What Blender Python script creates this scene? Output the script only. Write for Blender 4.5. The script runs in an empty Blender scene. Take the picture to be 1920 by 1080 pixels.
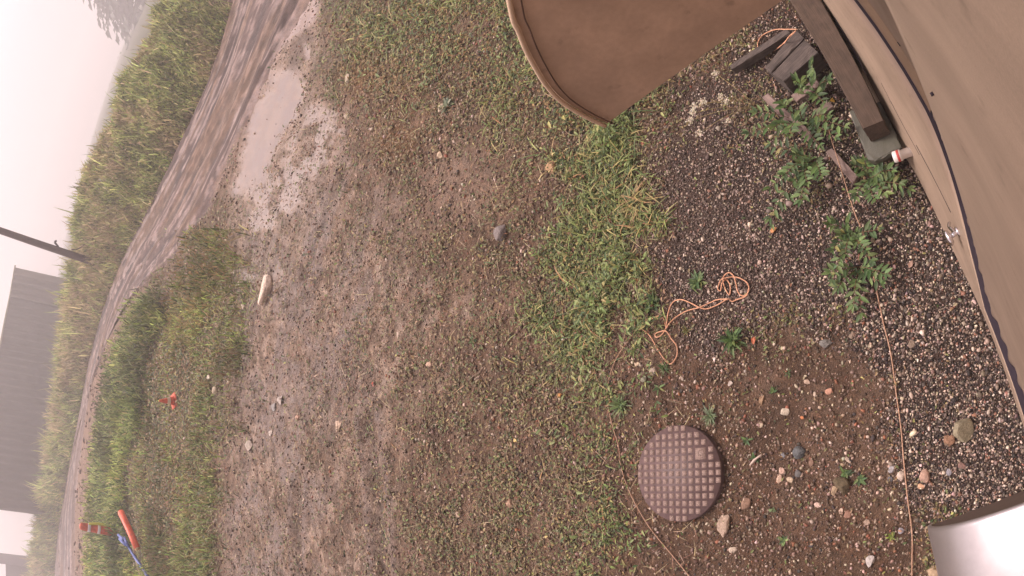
import bpy, bmesh, math, random
import numpy as np
from mathutils import Matrix, Vector

# ------------------------------------------------------------------ camera
SC = bpy.context.scene
COL = SC.collection
FPX, CAM_H = 1150.0, 3.3          # fisheye scale (photo pixels per radian), height of the camera above the ground
PITCH, ROLL = math.radians(42), math.radians(15)
AX_F = np.array([0, math.cos(PITCH), -math.sin(PITCH)])
_D = np.array([0, -math.sin(PITCH), -math.cos(PITCH)])
_R = np.array([1.0, 0, 0])
AX_X = math.cos(ROLL) * _D + math.sin(ROLL) * _R
AX_Y = math.sin(ROLL) * _D - math.cos(ROLL) * _R
cam = bpy.data.cameras.new('camera')
cam_ob = bpy.data.objects.new('camera', cam)
COL.objects.link(cam_ob)
M = Matrix.Identity(4)
for i in range(3):
    M[i][0], M[i][1], M[i][2] = AX_X[i], -AX_Y[i], -AX_F[i]
M[2][3] = CAM_H
cam_ob.matrix_world = M
cam.type = 'PANO'
cam.panorama_type = 'FISHEYE_LENS_POLYNOMIAL'
cam.sensor_width = 36
cam.fisheye_fov = math.pi
cam.fisheye_polynomial_k0 = 0
cam.fisheye_polynomial_k1 = -(1920 / 36) / FPX
cam.fisheye_polynomial_k2 = cam.fisheye_polynomial_k3 = cam.fisheye_polynomial_k4 = 0
cam.clip_start, cam.clip_end = 0.005, 3000
SC.camera = cam_ob

# ------------------------------------------------------------------ sky, sun, exposure
SUN_EL, SUN_AZ = math.radians(56), math.radians(-14)   # azimuth from +Y towards +X
world = bpy.data.worlds.new('World')
SC.world = world
world.use_nodes = True
wt = world.node_tree
sky = wt.nodes.new('ShaderNodeTexSky')
sky.sky_type = 'NISHITA'
sky.sun_disc = False
sky.sun_elevation = SUN_EL
sky.sun_rotation = SUN_AZ
sky.dust_density = 6
sky.air_density = 1.0
hs = wt.nodes.new('ShaderNodeHueSaturation')
hs.inputs['Saturation'].default_value = 0.05
tint = wt.nodes.new('ShaderNodeMix')
tint.data_type = 'RGBA'
tint.blend_type = 'MULTIPLY'
tint.inputs['Factor'].default_value = 1
tint.inputs['B'].default_value = (1.0, 0.815, 0.855, 1)
bg = wt.nodes['Background']
bg.inputs['Strength'].default_value = 0.15
wt.links.new(sky.outputs[0], hs.inputs['Color'])
wt.links.new(hs.outputs[0], tint.inputs['A'])
wt.links.new(tint.outputs['Result'], bg.inputs['Color'])
sun = bpy.data.lights.new('sun', 'SUN')
sun.energy = 2.2
sun.angle = math.radians(10)
sun.color = (1.0, 0.89, 0.80)
sun_ob = bpy.data.objects.new('sun', sun)
COL.objects.link(sun_ob)
sd = Vector((math.sin(SUN_AZ) * math.cos(SUN_EL), math.cos(SUN_AZ) * math.cos(SUN_EL), math.sin(SUN_EL)))
sun_ob.rotation_euler = sd.to_track_quat('Z', 'Y').to_euler()
sun_ob.location = sd * 50
SC.view_settings.view_transform = 'Standard'
SC.view_settings.look = 'None'
SC.view_settings.exposure = 0.58
SC.view_settings.gamma = 1
SC.cycles.max_bounces = 8
SC.cycles.volume_bounces = 3

RNG = np.random.default_rng(7)
random.seed(7)


# ------------------------------------------------------------------ from the lens to the place
def rays(P):
    P = np.atleast_2d(np.asarray(P, float)) - [960, 540]
    r = np.hypot(P[:, 0], P[:, 1]) + 1e-9
    th = r / FPX
    u = P / r[:, None]
    return np.cos(th)[:, None] * AX_F + np.sin(th)[:, None] * (u[:, :1] * AX_X + u[:, 1:] * AX_Y)


def gp(P, z=0.0):
    """points of the plane at height z"""
    r = rays(P)
    return r * ((z - CAM_H) / r[:, 2])[:, None] + [0, 0, CAM_H]


def g1(x, y, z=0.0):
    return gp([(x, y)], z)[0]


def at_range(x, y, R):
    r = rays([(x, y)])[0]
    return r * (R / math.hypot(r[0], r[1])) + [0, 0, CAM_H]


# ------------------------------------------------------------------ noise and masks (numpy)
def _hash(ix, iy, seed):
    n = (ix.astype(np.int64) * 374761393 + iy.astype(np.int64) * 668265263 + seed * 1442695041) & 0xFFFFFFFF
    n = ((n ^ (n >> 13)) * 1274126177) & 0xFFFFFFFF
    return ((n ^ (n >> 16)) & 0xFFFF) / 65535.0


def vnoise(x, y, seed=0):
    ix, iy = np.floor(x), np.floor(y)
    fx, fy = x - ix, y - iy
    fx, fy = fx * fx * (3 - 2 * fx), fy * fy * (3 - 2 * fy)
    a, b = _hash(ix, iy, seed), _hash(ix + 1, iy, seed)
    c, d = _hash(ix, iy + 1, seed), _hash(ix + 1, iy + 1, seed)
    return (a * (1 - fx) + b * fx) * (1 - fy) + (c * (1 - fx) + d * fx) * fy


def fbm(x, y, seed=0, oct=4):
    s, amp, tot = 0, 0.5, 0
    for o in range(oct):
        s = s + amp * vnoise(x * 2 ** o, y * 2 ** o, seed + o * 17)
        tot += amp
        amp *= 0.5
    return s / tot


def sstep(a, b, x):
    t = np.clip((x - a) / (b - a), 0, 1)
    return t * t * (3 - 2 * t)


def sdf(X, Y, poly):
    """signed distance to a polygon (positive inside)"""
    d2 = np.full(X.shape, 1e18)
    ins = np.zeros(X.shape, bool)
    n = len(poly)
    for i in range(n):
        ax, ay = poly[i][0], poly[i][1]
        bx, by = poly[(i + 1) % n][0], poly[(i + 1) % n][1]
        ex, ey = bx - ax, by - ay
        t = np.clip(((X - ax) * ex + (Y - ay) * ey) / (ex * ex + ey * ey + 1e-12), 0, 1)
        d2 = np.minimum(d2, (X - ax - t * ex) ** 2 + (Y - ay - t * ey) ** 2)
        c = ((ay > Y) != (by > Y)) & (X < (bx - ax) * (Y - ay) / (by - ay + 1e-12) + ax)
        ins ^= c
    d = np.sqrt(d2)
    return np.where(ins, d, -d)


class Zone:
    """a patch of ground, outlined in the photo and laid on the ground plane"""
    def __init__(s, px, rel=0.03, warp=0.05, seed=0):
        s.poly = gp(px)[:, :2]
        s.rel, s.warp, s.seed = rel, warp, seed

    def __call__(s, X, Y):
        R = np.hypot(X, Y) + 1.5
        w = (fbm(X * 6 / np.maximum(1, R / 4), Y * 6 / np.maximum(1, R / 4), s.seed) - 0.5) * 2 * s.warp * R
        d = sdf(X, Y, s.poly) + w
        return sstep(-s.rel, s.rel, d / R)


ROAD_L = [(440, -20), (425, 32), (395, 130), (320, 300), (290, 370), (235, 470), (195, 570), (165, 680), (145, 790), (125, 900), (108, 1000), (100, 1110)]
ROAD_R = [(140, 1110), (140, 950), (150, 850), (165, 740), (185, 660), (215, 600), (260, 540), (310, 490), (350, 440), (400, 370), (440, 280), (470, 210), (520, 100), (560, 32), (590, -20)]
Z_ROAD = Zone(ROAD_L + ROAD_R, 0.02, 0.015, 1)
Z_SILT = Zone([(540, 148), (560, 165), (556, 215), (535, 262), (510, 300), (490, 340), (465, 352), (442, 350), (452, 280), (468, 205), (500, 165)], 0.022, 0.045, 2)
Z_SILT4 = Zone([(505, 330), (555, 260), (590, 190), (625, 250), (600, 330), (550, 400), (520, 480), (470, 520), (440, 470), (470, 400)], 0.04, 0.10, 32)
Z_PALE = Zone([(450, 440), (600, 330), (700, 380), (760, 480), (720, 640), (640, 760), (600, 1330), (430, 1330), (450, 800), (440, 620)], 0.08, 0.09, 34)
Z_SILT2 = Zone([(567, 78), (576, 84), (580, 112), (570, 112)], 0.006, 0.006, 3)
Z_SILT3 = Zone([(560, -20), (600, -20), (590, 34), (560, 60), (520, 110), (500, 140), (495, 120), (525, 60)], 0.02, 0.03, 31)
Z_DARKMUD = Zone([(575, 45), (590, 70), (568, 92), (560, 150), (535, 143), (545, 90)], 0.012, 0.02, 4)
Z_MUD = Zone([(560, -20), (610, -20), (620, 130), (650, 260), (720, 370), (820, 470), (900, 590), (850, 700), (760, 800), (720, 1330), (430, 1330), (440, 800), (430, 600), (420, 470), (430, 350), (470, 200), (520, 100)], 0.09, 0.07, 5)
Z_MUD2 = Zone([(860, 240), (930, 290), (970, 310), (930, 350), (880, 420), (800, 410), (800, 330)], 0.05, 0.06, 6)
Z_DIRT = Zone([(1180, 700), (1330, 640), (1500, 640), (1600, 610), (1660, 700), (1700, 860), (1730, 960), (1760, 1330), (1100, 1330), (1170, 900)], 0.05, 0.05, 7)
Z_GRAVEL = Zone([(1330, 120), (1270, 200), (1225, 260), (1215, 330), (1250, 420), (1215, 500), (1235, 590), (1290, 640), (1340, 660), (1470, 610), (1580, 610), (1650, 690), (1685, 800), (1690, 900), (1740, 960), (1755, 990), (1990, 990), (1990, 700), (1800, 350), (1640, 20), (1500, -30), (1420, 30)], 0.06, 0.07, 8)
Z_STRIP = Zone([(1105, 225), (1185, 215), (1210, 300), (1225, 400), (1190, 510), (1190, 600), (1125, 680), (1075, 705), (1045, 620), (1010, 570), (1040, 480), (1068, 400), (1085, 300)], 0.03, 0.10, 9)
Z_TOP = Zone([(615, -30), (1330, -30), (1250, 180), (1130, 260), (1030, 260), (940, 210), (860, 170), (790, 190), (700, 180), (620, 130)], 0.07, 0.08, 10)
Z_RUST = Zone([(640, 90), (720, 110), (770, 190), (770, 270), (720, 330), (690, 270), (640, 180)], 0.08, 0.10, 11)
Z_LEFT = Zone([(300, 530), (350, 490), (410, 440), (430, 560), (440, 700), (400, 800), (390, 900), (395, 1330), (250, 1330), (260, 800)], 0.13, 0.12, 12)
Z_TALL = Zone([(275, 570), (300, 545), (322, 600), (290, 650), (272, 720), (272, 800), (240, 880), (240, 950), (300, 1110), (172, 1110), (176, 930), (188, 800), (212, 700), (245, 620)], 0.02, 0.02, 13)
Z_WET = Zone([(560, -20), (610, 0), (600, 130), (640, 260), (610, 420), (520, 560), (440, 560), (425, 470), (450, 330), (520, 100)], 0.06, 0.06, 15)
Z_STRIP2 = Zone([(1075, 700), (1200, 700), (1195, 800), (1185, 1000), (1195, 1200), (1060, 1200), (1105, 900), (1085, 780)], 0.05, 0.09, 17)
Z_UNDER = Zone([(1400, 130), (1560, 150), (1640, 250), (1710, 330), (1690, 390), (1600, 370), (1520, 400), (1440, 330), (1390, 240), (1330, 200)], 0.05, 0.08, 16)
Z_MID = Zone([(900, 420), (1100, 500), (1190, 700), (1160, 800), (1200, 1330), (700, 1330), (720, 800), (860, 640)], 0.10, 0.08, 14)


def sd_line(X, Y, line):
    d2 = np.full(X.shape, 1e18)
    for a, b in zip(line[:-1], line[1:]):
        ex, ey = b[0] - a[0], b[1] - a[1]
        t = np.clip(((X - a[0]) * ex + (Y - a[1]) * ey) / (ex * ex + ey * ey + 1e-12), 0, 1)
        d2 = np.minimum(d2, (X - a[0] - t * ex) ** 2 + (Y - a[1] - t * ey) ** 2)
    return np.sqrt(d2)


# tracks of the road: between its two edges
_rl = gp(ROAD_L)[:, :2]
_rr = gp(ROAD_R[::-1])[:, :2]


def _resample(L, n):
    L = np.asarray(L, float)
    s = np.r_[0, np.cumsum(np.hypot(*np.diff(L, axis=0).T))]
    t = np.linspace(0, s[-1], n)
    return np.stack([np.interp(t, s, L[:, i]) for i in range(L.shape[1])], 1)


_pl = np.array([gp([p])[0][:2] for p in [(440, -20), (395, 130), (320, 300), (235, 470), (195, 570), (165, 680), (145, 790), (125, 900), (108, 1000), (100, 1110)]])
_pr = np.array([gp([p])[0][:2] for p in [(590, -20), (500, 150), (430, 310), (345, 460), (232, 575), (182, 680), (158, 790), (143, 900), (140, 1000), (140, 1110)]])
RUTS = [_pl * (1 - k) + _pr * k for k in (0.14, 0.34, 0.52, 0.70, 0.86)]


YARD_RUTS = [gp(q)[:, :2] for q in ([(470, 440), (462, 540), (452, 640), (446, 760)], [(690, 790), (702, 880), (712, 980), (722, 1100)], [(425, 600), (418, 700), (410, 800)], [(640, 330), (600, 430), (570, 520)], [(560, 900), (556, 1000), (560, 1100)])]


def height(X, Y):
    R = np.hypot(X, Y)
    h = 0.035 * (fbm(X * 0.9, Y * 0.9, 40) - 0.5) + 0.02 * (fbm(X * 5, Y * 5, 41, 3) - 0.5) * np.clip(R / 5, 0.4, 1.4)
    far = sstep(4, 12, R) * (1 - sstep(25, 60, R))
    h = h + 0.09 * (fbm(X * 0.6, Y * 0.6, 42) - 0.5) * far
    for rt in YARD_RUTS:
        d = sd_line(X, Y, rt)
        h = h - 0.035 * np.exp(-(d / 0.11) ** 2) + 0.022 * np.exp(-((d - 0.22) / 0.09) ** 2)
    near = R < 110
    if near.any():
        hx, hy = X[near], Y[near]
        h[near] -= 0.16 * sstep(0.25, 0.75, Z_ROAD(hx, hy))
        s = np.maximum(Z_SILT(hx, hy), Z_SILT2(hx, hy))
        h[near] = h[near] * (1 - s) - 0.05 * s
    return h


def G(x, y):
    return float(height(np.array([x], float), np.array([y], float))[0])


# ------------------------------------------------------------------ mesh helpers
def mk(name, V, Fs, mat, col=None, parent=None, smooth=False, attr=None):
    V = np.asarray(V, np.float32)
    if not isinstance(Fs, (list, tuple)):
        Fs = [Fs]
    Fs = [np.asarray(f, np.int32) for f in Fs if len(f)]
    me = bpy.data.meshes.new(name)
    me.vertices.add(len(V))
    me.vertices.foreach_set('co', V.ravel())
    loops = np.concatenate([f.ravel() for f in Fs])
    sizes = np.concatenate([np.full(len(f), f.shape[1], np.int32) for f in Fs])
    me.loops.add(len(loops))
    me.loops.foreach_set('vertex_index', loops)
    me.polygons.add(len(sizes))
    me.polygons.foreach_set('loop_start', np.r_[0, np.cumsum(sizes)[:-1]].astype(np.int32))
    me.polygons.foreach_set('loop_total', sizes)
    if smooth:
        me.polygons.foreach_set('use_smooth', np.ones(len(sizes), bool))
    me.update(calc_edges=True)
    me.validate()
    if col is not None:
        a = me.color_attributes.new('Col', 'FLOAT_COLOR', 'POINT')
        c = np.ones((len(V), 4), np.float32)
        c[:, :3] = col
        a.data.foreach_set('color', c.ravel())
    for k, v in (attr or {}).items():
        a = me.attributes.new(k, 'FLOAT', 'POINT')
        a.data.foreach_set('value', np.asarray(v, np.float32))
    ob = bpy.data.objects.new(name, me)
    COL.objects.link(ob)
    if mat:
        me.materials.append(mat)
    if parent:
        ob.parent = parent
    return ob


def from_bm(name, bm, mat, parent=None, smooth=False):
    me = bpy.data.meshes.new(name)
    bmesh.ops.recalc_face_normals(bm, faces=bm.faces)
    bm.to_mesh(me)
    bm.free()
    for p in me.polygons:
        p.use_smooth = smooth
    ob = bpy.data.objects.new(name, me)
    COL.objects.link(ob)
    me.materials.append(mat)
    if parent:
        ob.parent = parent
    return ob


def empty(name, loc=(0, 0, 0)):
    o = bpy.data.objects.new(name, None)
    o.location = loc
    o.empty_display_size = 0.1
    COL.objects.link(o)
    return o


def tag(o, label=None, cat=None, group=None, kind=None):
    if label:
        o['label'] = label
    if cat:
        o['category'] = cat
    if group:
        o['group'] = group
    if kind:
        o['kind'] = kind
    return o


def tube(P, rad, sides=6, caps=True):
    P = np.asarray(P, float)
    n = len(P)
    rad = np.broadcast_to(np.asarray(rad, float), (n,))
    T = np.gradient(P, axis=0)
    T /= np.linalg.norm(T, axis=1)[:, None] + 1e-12
    up = np.array([0, 0, 1.0]) if abs(T[0][2]) < 0.9 else np.array([1.0, 0, 0])
    N = np.cross(T[0], up)
    N /= np.linalg.norm(N)
    V = []
    ang = np.arange(sides) / sides * 2 * math.pi
    for i in range(n):
        N = N - T[i] * (N @ T[i])
        N /= np.linalg.norm(N) + 1e-12
        Bn = np.cross(T[i], N)
        V.append(P[i] + rad[i] * (np.cos(ang)[:, None] * N + np.sin(ang)[:, None] * Bn))
    V = np.concatenate(V)
    a = np.arange(sides)
    b = (a + 1) % sides
    F = np.concatenate([np.stack([i * sides + a, i * sides + b, (i + 1) * sides + b, (i + 1) * sides + a], 1) for i in range(n - 1)])
    Fs = [F]
    if caps:
        Fs.append(np.array([list(range(sides))[::-1], [(n - 1) * sides + k for k in range(sides)]]))
    return V, Fs


def join(parts):
    """[(V, Fs)] -> one (V, Fs)"""
    Vs, out, o = [], {}, 0
    for V, Fs in parts:
        if not isinstance(Fs, (list, tuple)):
            Fs = [Fs]
        for f in Fs:
            f = np.asarray(f)
            out.setdefault(f.shape[1], []).append(f + o)
        Vs.append(V)
        o += len(V)
    return np.concatenate(Vs), [np.concatenate(v) for v in out.values()]


def spline(P, n=8):
    P = np.asarray(P, float)
    Q = np.vstack([2 * P[0] - P[1], P, 2 * P[-1] - P[-2]])
    out = []
    for i in range(1, len(Q) - 2):
        for t in np.arange(n) / n:
            a, b, c, d = Q[i - 1], Q[i], Q[i + 1], Q[i + 2]
            out.append(0.5 * (2 * b + (c - a) * t + (2 * a - 5 * b + 4 * c - d) * t * t + (3 * b - a - 3 * c + d) * t ** 3))
    out.append(P[-1])
    return np.array(out)


def lathe(prof, sides=24):
    """profile [(r, z)] around z, closed with poles where r = 0"""
    ang = np.arange(sides) / sides * 2 * math.pi
    V = np.concatenate([np.stack([r * np.cos(ang), r * np.sin(ang), np.full(sides, z)], 1) for r, z in prof])
    a = np.arange(sides)
    b = (a + 1) % sides
    F = np.concatenate([np.stack([i * sides + a, i * sides + b, (i + 1) * sides + b, (i + 1) * sides + a], 1) for i in range(len(prof) - 1)])
    caps = np.array([list(range(sides))[::-1], [(len(prof) - 1) * sides + k for k in range(sides)]])
    return V, [F, caps]


def frame(x, y=None, z=None):
    """3x3 with rows = axes"""
    x = np.asarray(x, float)
    x = x / np.linalg.norm(x)
    z = np.array([0, 0, 1.0]) if z is None else np.asarray(z, float)
    y = np.cross(z, x)
    y /= np.linalg.norm(y)
    z = np.cross(x, y)
    return np.stack([x, y, z])


# ------------------------------------------------------------------ materials
def nodes_of(m):
    m.use_nodes = True
    nt = m.node_tree
    return nt, nt.nodes['Principled BSDF']


def mat_simple(name, col, rough=0.6, var=0.15, scale=8.0, bump=0.0, bscale=60.0, metal=0.0, spec=0.4, stretch=None, col2=None, detail=6):
    m = bpy.data.materials.new(name)
    nt, b = nodes_of(m)
    tc = nt.nodes.new('ShaderNodeTexCoord')
    mp = nt.nodes.new('ShaderNodeMapping')
    mp.inputs['Scale'].default_value = stretch or (1, 1, 1)
    nt.links.new(tc.outputs['Object'], mp.inputs['Vector'])
    n = nt.nodes.new('ShaderNodeTexNoise')
    n.inputs['Scale'].default_value = scale
    n.inputs['Detail'].default_value = detail
    n.inputs['Roughness'].default_value = 0.65
    nt.links.new(mp.outputs[0], n.inputs['Vector'])
    r = nt.nodes.new('ShaderNodeValToRGB')
    r.color_ramp.elements[0].position = 0.3
    r.color_ramp.elements[1].position = 0.7
    c = np.array(col)
    c2 = np.array(col2) if col2 else c * (1 - var * 1.6)
    r.color_ramp.elements[0].color = (*c2, 1)
    r.color_ramp.elements[1].color = (*(c * (1 + var)), 1)
    nt.links.new(n.outputs['Fac'], r.inputs['Fac'])
    nt.links.new(r.outputs['Color'], b.inputs['Base Color'])
    b.inputs['Roughness'].default_value = rough
    b.inputs['Metallic'].default_value = metal
    b.inputs['Specular IOR Level'].default_value = spec
    if bump:
        n2 = nt.nodes.new('ShaderNodeTexNoise')
        n2.inputs['Scale'].default_value = bscale
        n2.inputs['Detail'].default_value = 5
        nt.links.new(mp.outputs[0], n2.inputs['Vector'])
        bp = nt.nodes.new('ShaderNodeBump')
        bp.inputs['Strength'].default_value = bump
        bp.inputs['Distance'].default_value = 0.02
        nt.links.new(n2.outputs['Fac'], bp.inputs['Height'])
        nt.links.new(bp.outputs[0], b.inputs['Normal'])
    return m


def mat_attr(name, rough=0.7, spec=0.25, var=0.0, scale=60.0, bump=0.0, bscale=150.0, transl=0.0):
    """base colour from the mesh's own colour attribute, broken up by noise"""
    m = bpy.data.materials.new(name)
    nt, b = nodes_of(m)
    a = nt.nodes.new('ShaderNodeAttribute')
    a.attribute_name = 'Col'
    out = a.outputs['Color']
    tc = nt.nodes.new('ShaderNodeTexCoord')
    if var:
        n = nt.nodes.new('ShaderNodeTexNoise')
        n.inputs['Scale'].default_value = scale
        n.inputs['Detail'].default_value = 8
        n.inputs['Roughness'].default_value = 0.7
        nt.links.new(tc.outputs['Object'], n.inputs['Vector'])
        mr = nt.nodes.new('ShaderNodeMapRange')
        mr.inputs['From Min'].default_value = 0.25
        mr.inputs['From Max'].default_value = 0.75
        mr.inputs['To Min'].default_value = 1 - var
        mr.inputs['To Max'].default_value = 1 + var
        nt.links.new(n.outputs['Fac'], mr.inputs['Value'])
        mx = nt.nodes.new('ShaderNodeVectorMath')
        mx.operation = 'SCALE'
        nt.links.new(out, mx.inputs[0])
        nt.links.new(mr.outputs[0], mx.inputs['Scale'])
        out = mx.outputs[0]
    nt.links.new(out, b.inputs['Base Color'])
    b.inputs['Roughness'].default_value = rough
    b.inputs['Specular IOR Level'].default_value = spec
    if bump:
        n2 = nt.nodes.new('ShaderNodeTexNoise')
        n2.inputs['Scale'].default_value = bscale
        n2.inputs['Detail'].default_value = 4
        nt.links.new(tc.outputs['Object'], n2.inputs['Vector'])
        bp = nt.nodes.new('ShaderNodeBump')
        bp.inputs['Strength'].default_value = bump
        bp.inputs['Distance'].default_value = 0.01
        nt.links.new(n2.outputs['Fac'], bp.inputs['Height'])
        nt.links.new(bp.outputs[0], b.inputs['Normal'])
    if transl:
        tr = nt.nodes.new('ShaderNodeBsdfTranslucent')
        nt.links.new(out, tr.inputs['Color'])
        ms = nt.nodes.new('ShaderNodeMixShader')
        ms.inputs[0].default_value = transl
        nt.links.new(b.outputs[0], ms.inputs[1])
        nt.links.new(tr.outputs[0], ms.inputs[2])
        nt.links.new(ms.outputs[0], nt.nodes['Material Output'].inputs['Surface'])
    return m


M_LEAF = mat_attr('leaf', 0.55, 0.35, transl=0.25)
M_GRASS = mat_attr('grass_blade', 0.6, 0.25, transl=0.5)
M_PEB = mat_attr('pebble', 0.7, 0.3)
M_STONE = mat_attr('stone', 0.8, 0.25, var=0.5, scale=38, bump=0.5, bscale=120)


def mat_ground(name='soil', spec=0.35):
    m = bpy.data.materials.new(name)
    nt, b = nodes_of(m)
    L = nt.links
    a = nt.nodes.new('ShaderNodeAttribute')
    a.attribute_name = 'Col'
    ra = nt.nodes.new('ShaderNodeAttribute')
    ra.attribute_name = 'rough'
    ba = nt.nodes.new('ShaderNodeAttribute')
    ba.attribute_name = 'bumpy'
    tc = nt.nodes.new('ShaderNodeTexCoord')

    def noise(scale, detail=6, rg=0.65):
        n = nt.nodes.new('ShaderNodeTexNoise')
        n.inputs['Scale'].default_value = scale
        n.inputs['Detail'].default_value = detail
        n.inputs['Roughness'].default_value = rg
        L.new(tc.outputs['Object'], n.inputs['Vector'])
        return n

    def math_(op, x, y):
        n = nt.nodes.new('ShaderNodeMath')
        n.operation = op
        for i, v in enumerate((x, y)):
            if isinstance(v, (int, float)):
                n.inputs[i].default_value = v
            else:
                L.new(v, n.inputs[i])
        return n.outputs[0]

    n1, n2, n3 = noise(3.5, 8), noise(28, 8, 0.75), noise(140, 6, 0.7)
    s = math_('ADD', math_('MULTIPLY', n1.outputs['Fac'], 0.5), math_('ADD', math_('MULTIPLY', n2.outputs['Fac'], 0.9), math_('MULTIPLY', n3.outputs['Fac'], 0.9)))
    f = math_('ADD', 1.0, math_('MULTIPLY', math_('SUBTRACT', s, 1.15), math_('MULTIPLY', ba.outputs['Fac'], 1.7)))
    f = math_('MAXIMUM', f, 0.25)
    sc = nt.nodes.new('ShaderNodeVectorMath')
    sc.operation = 'SCALE'
    L.new(a.outputs['Color'], sc.inputs[0])
    L.new(f, sc.inputs['Scale'])
    # reddish and greyish drift
    n4 = noise(9, 5)
    mix = nt.nodes.new('ShaderNodeMix')
    mix.data_type = 'RGBA'
    mix.blend_type = 'MULTIPLY'
    cr = nt.nodes.new('ShaderNodeValToRGB')
    cr.color_ramp.elements[0].position, cr.color_ramp.elements[1].position = 0.35, 0.65
    cr.color_ramp.elements[0].color = (1.06, 0.97, 0.9, 1)
    cr.color_ramp.elements[1].color = (0.97, 1.0, 1.02, 1)
    L.new(n4.outputs['Fac'], cr.inputs['Fac'])
    mix.inputs['Factor'].default_value = 1
    L.new(sc.outputs[0], mix.inputs['A'])
    L.new(cr.outputs[0], mix.inputs['B'])
    L.new(mix.outputs['Result'], b.inputs['Base Color'])
    L.new(ra.outputs['Fac'], b.inputs['Roughness'])
    b.inputs['Specular IOR Level'].default_value = spec
    bp = nt.nodes.new('ShaderNodeBump')
    bp.inputs['Distance'].default_value = 0.035
    L.new(math_('MULTIPLY', ba.outputs['Fac'], 0.8), bp.inputs['Strength'])
    L.new(s, bp.inputs['Height'])
    L.new(bp.outputs[0], b.inputs['Normal'])
    return m


# ------------------------------------------------------------------ ground sheet
def axis(lo, c0, c1, hi, s, g):
    mid = np.arange(c0, c1, s)
    up, d, x = [], s, c1
    while x < hi:
        up.append(x)
        d *= g
        x += d
    up.append(hi)
    dn, d, x = [], s, c0 - s
    while x > lo:
        dn.append(x)
        d *= g
        x -= d
    dn.append(lo)
    return np.array(dn[::-1] + list(mid) + up)


EXT = 620.0
gx = axis(-EXT, -5.5, 5.0, EXT, 0.032, 1.022)
gy = axis(-EXT, -0.8, 5.5, EXT, 0.028, 1.025)
GX, GY = np.meshgrid(gx, gy)
X, Y = GX.ravel(), GY.ravel()
HZ = height(X, Y)


def lerp(c, new, m):
    return c * (1 - m[:, None]) + np.array(new) * m[:, None]


def patch(sx, seed, a, b, x=None, y=None):
    return sstep(a, b, fbm(x * sx, y * sx, seed, 5))


C = np.tile(np.array([0.165, 0.112, 0.082]), (len(X), 1))
C = lerp(C, (0.145, 0.102, 0.076), Z_MID(X, Y) * 0.6)
mud = Z_MUD(X, Y)
C = lerp(C, (0.205, 0.15, 0.122), mud * (0.45 + 0.55 * patch(0.7, 51, 0.35, 0.6, X, Y)))
C = lerp(C, (0.27, 0.212, 0.187), mud * patch(1.6, 52, 0.50, 0.62, X, Y) * 0.45)
C = lerp(C, (0.115, 0.08, 0.06), mud * patch(2.7, 58, 0.52, 0.62, X, Y) * 0.7)
C = lerp(C, (0.33, 0.262, 0.235), mud * patch(6.0, 59, 0.52, 0.57, X, Y) * 0.8)
C = lerp(C, (0.11, 0.075, 0.055), mud * patch(9.0, 73, 0.56, 0.62, X, Y) * 0.7)
wet = Z_WET(X, Y)
C = lerp(C, (0.29, 0.232, 0.21), wet * (0.25 + 0.75 * patch(2.3, 74, 0.42, 0.50, X, Y)) * 0.9)
C = lerp(C, (0.13, 0.10, 0.075), wet * patch(5.0, 75, 0.54, 0.6, X, Y) * 0.7)
midm = 1 - mud
C = lerp(C, (0.09, 0.06, 0.043), midm * patch(3.2, 60, 0.50, 0.60, X, Y) * 0.7)
C = lerp(C, (0.215, 0.155, 0.12), midm * patch(4.4, 68, 0.55, 0.63, X, Y) * 0.6)
mud2 = Z_MUD2(X, Y)
C = lerp(C, (0.235, 0.18, 0.152), mud2 * 0.75)
dirt = Z_DIRT(X, Y)
C = lerp(C, (0.118, 0.075, 0.052), dirt)
C = lerp(C, (0.16, 0.112, 0.088), dirt * patch(2.2, 53, 0.48, 0.62, X, Y) * 0.6)
C = lerp(C, (0.075, 0.047, 0.033), dirt * patch(5.0, 76, 0.54, 0.62, X, Y) * 0.6)
C = C * np.array([1.27, 1.19, 1.03])
C = C * (1 + mud[:, None] * np.array([0.04, 0.06, 0.05]))
for rt in YARD_RUTS:
    d = sd_line(X, Y, rt)
    C = lerp(C, (0.125, 0.095, 0.078), np.exp(-(d / 0.10) ** 2) * 0.7)
    C = lerp(C, (0.31, 0.255, 0.232), np.exp(-((d - 0.22) / 0.07) ** 2) * 0.5)
C = lerp(C, (0.095, 0.082, 0.038), np.maximum(Z_TOP(X, Y), Z_STRIP(X, Y)) * (0.25 + 0.5 * patch(1.5, 54, 0.4, 0.6, X, Y)))
C = lerp(C, (0.20, 0.11, 0.045), Z_RUST(X, Y) * patch(1.8, 55, 0.35, 0.6, X, Y) * 0.8)
C = lerp(C, (0.10, 0.09, 0.042), Z_LEFT(X, Y) * 0.8)
C = lerp(C, (0.07, 0.06, 0.03), Z_TALL(X, Y))
gr = Z_GRAVEL(X, Y)
C = lerp(C, (0.085, 0.056, 0.043), gr)
road = Z_ROAD(X, Y)
C = lerp(C, (0.20, 0.158, 0.142), road)
sm = np.maximum(Z_SILT(X, Y), Z_SILT2(X, Y))
s3 = Z_SILT3(X, Y)
C = lerp(C, (0.34, 0.275, 0.255), s3 * (0.5 + 0.5 * patch(1.2, 57, 0.4, 0.6, X, Y)))
C = lerp(C, (0.17, 0.125, 0.095), Z_DARKMUD(X, Y) * 0.9)
s4 = Z_SILT4(X, Y) * patch(1.5, 33, 0.44, 0.50, X, Y)
C = lerp(C, (0.27, 0.222, 0.20), s4 * 0.85)
pale = Z_PALE(X, Y) * patch(2.0, 35, 0.44, 0.54, X, Y)
C = lerp(C, (0.285, 0.232, 0.205), pale * (0.35 + 0.45 * patch(9.0, 36, 0.42, 0.55, X, Y)))
C = lerp(C, (0.235, 0.192, 0.178), sm * (0.75 + 0.25 * patch(2.5, 69, 0.35, 0.6, X, Y)))
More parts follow.
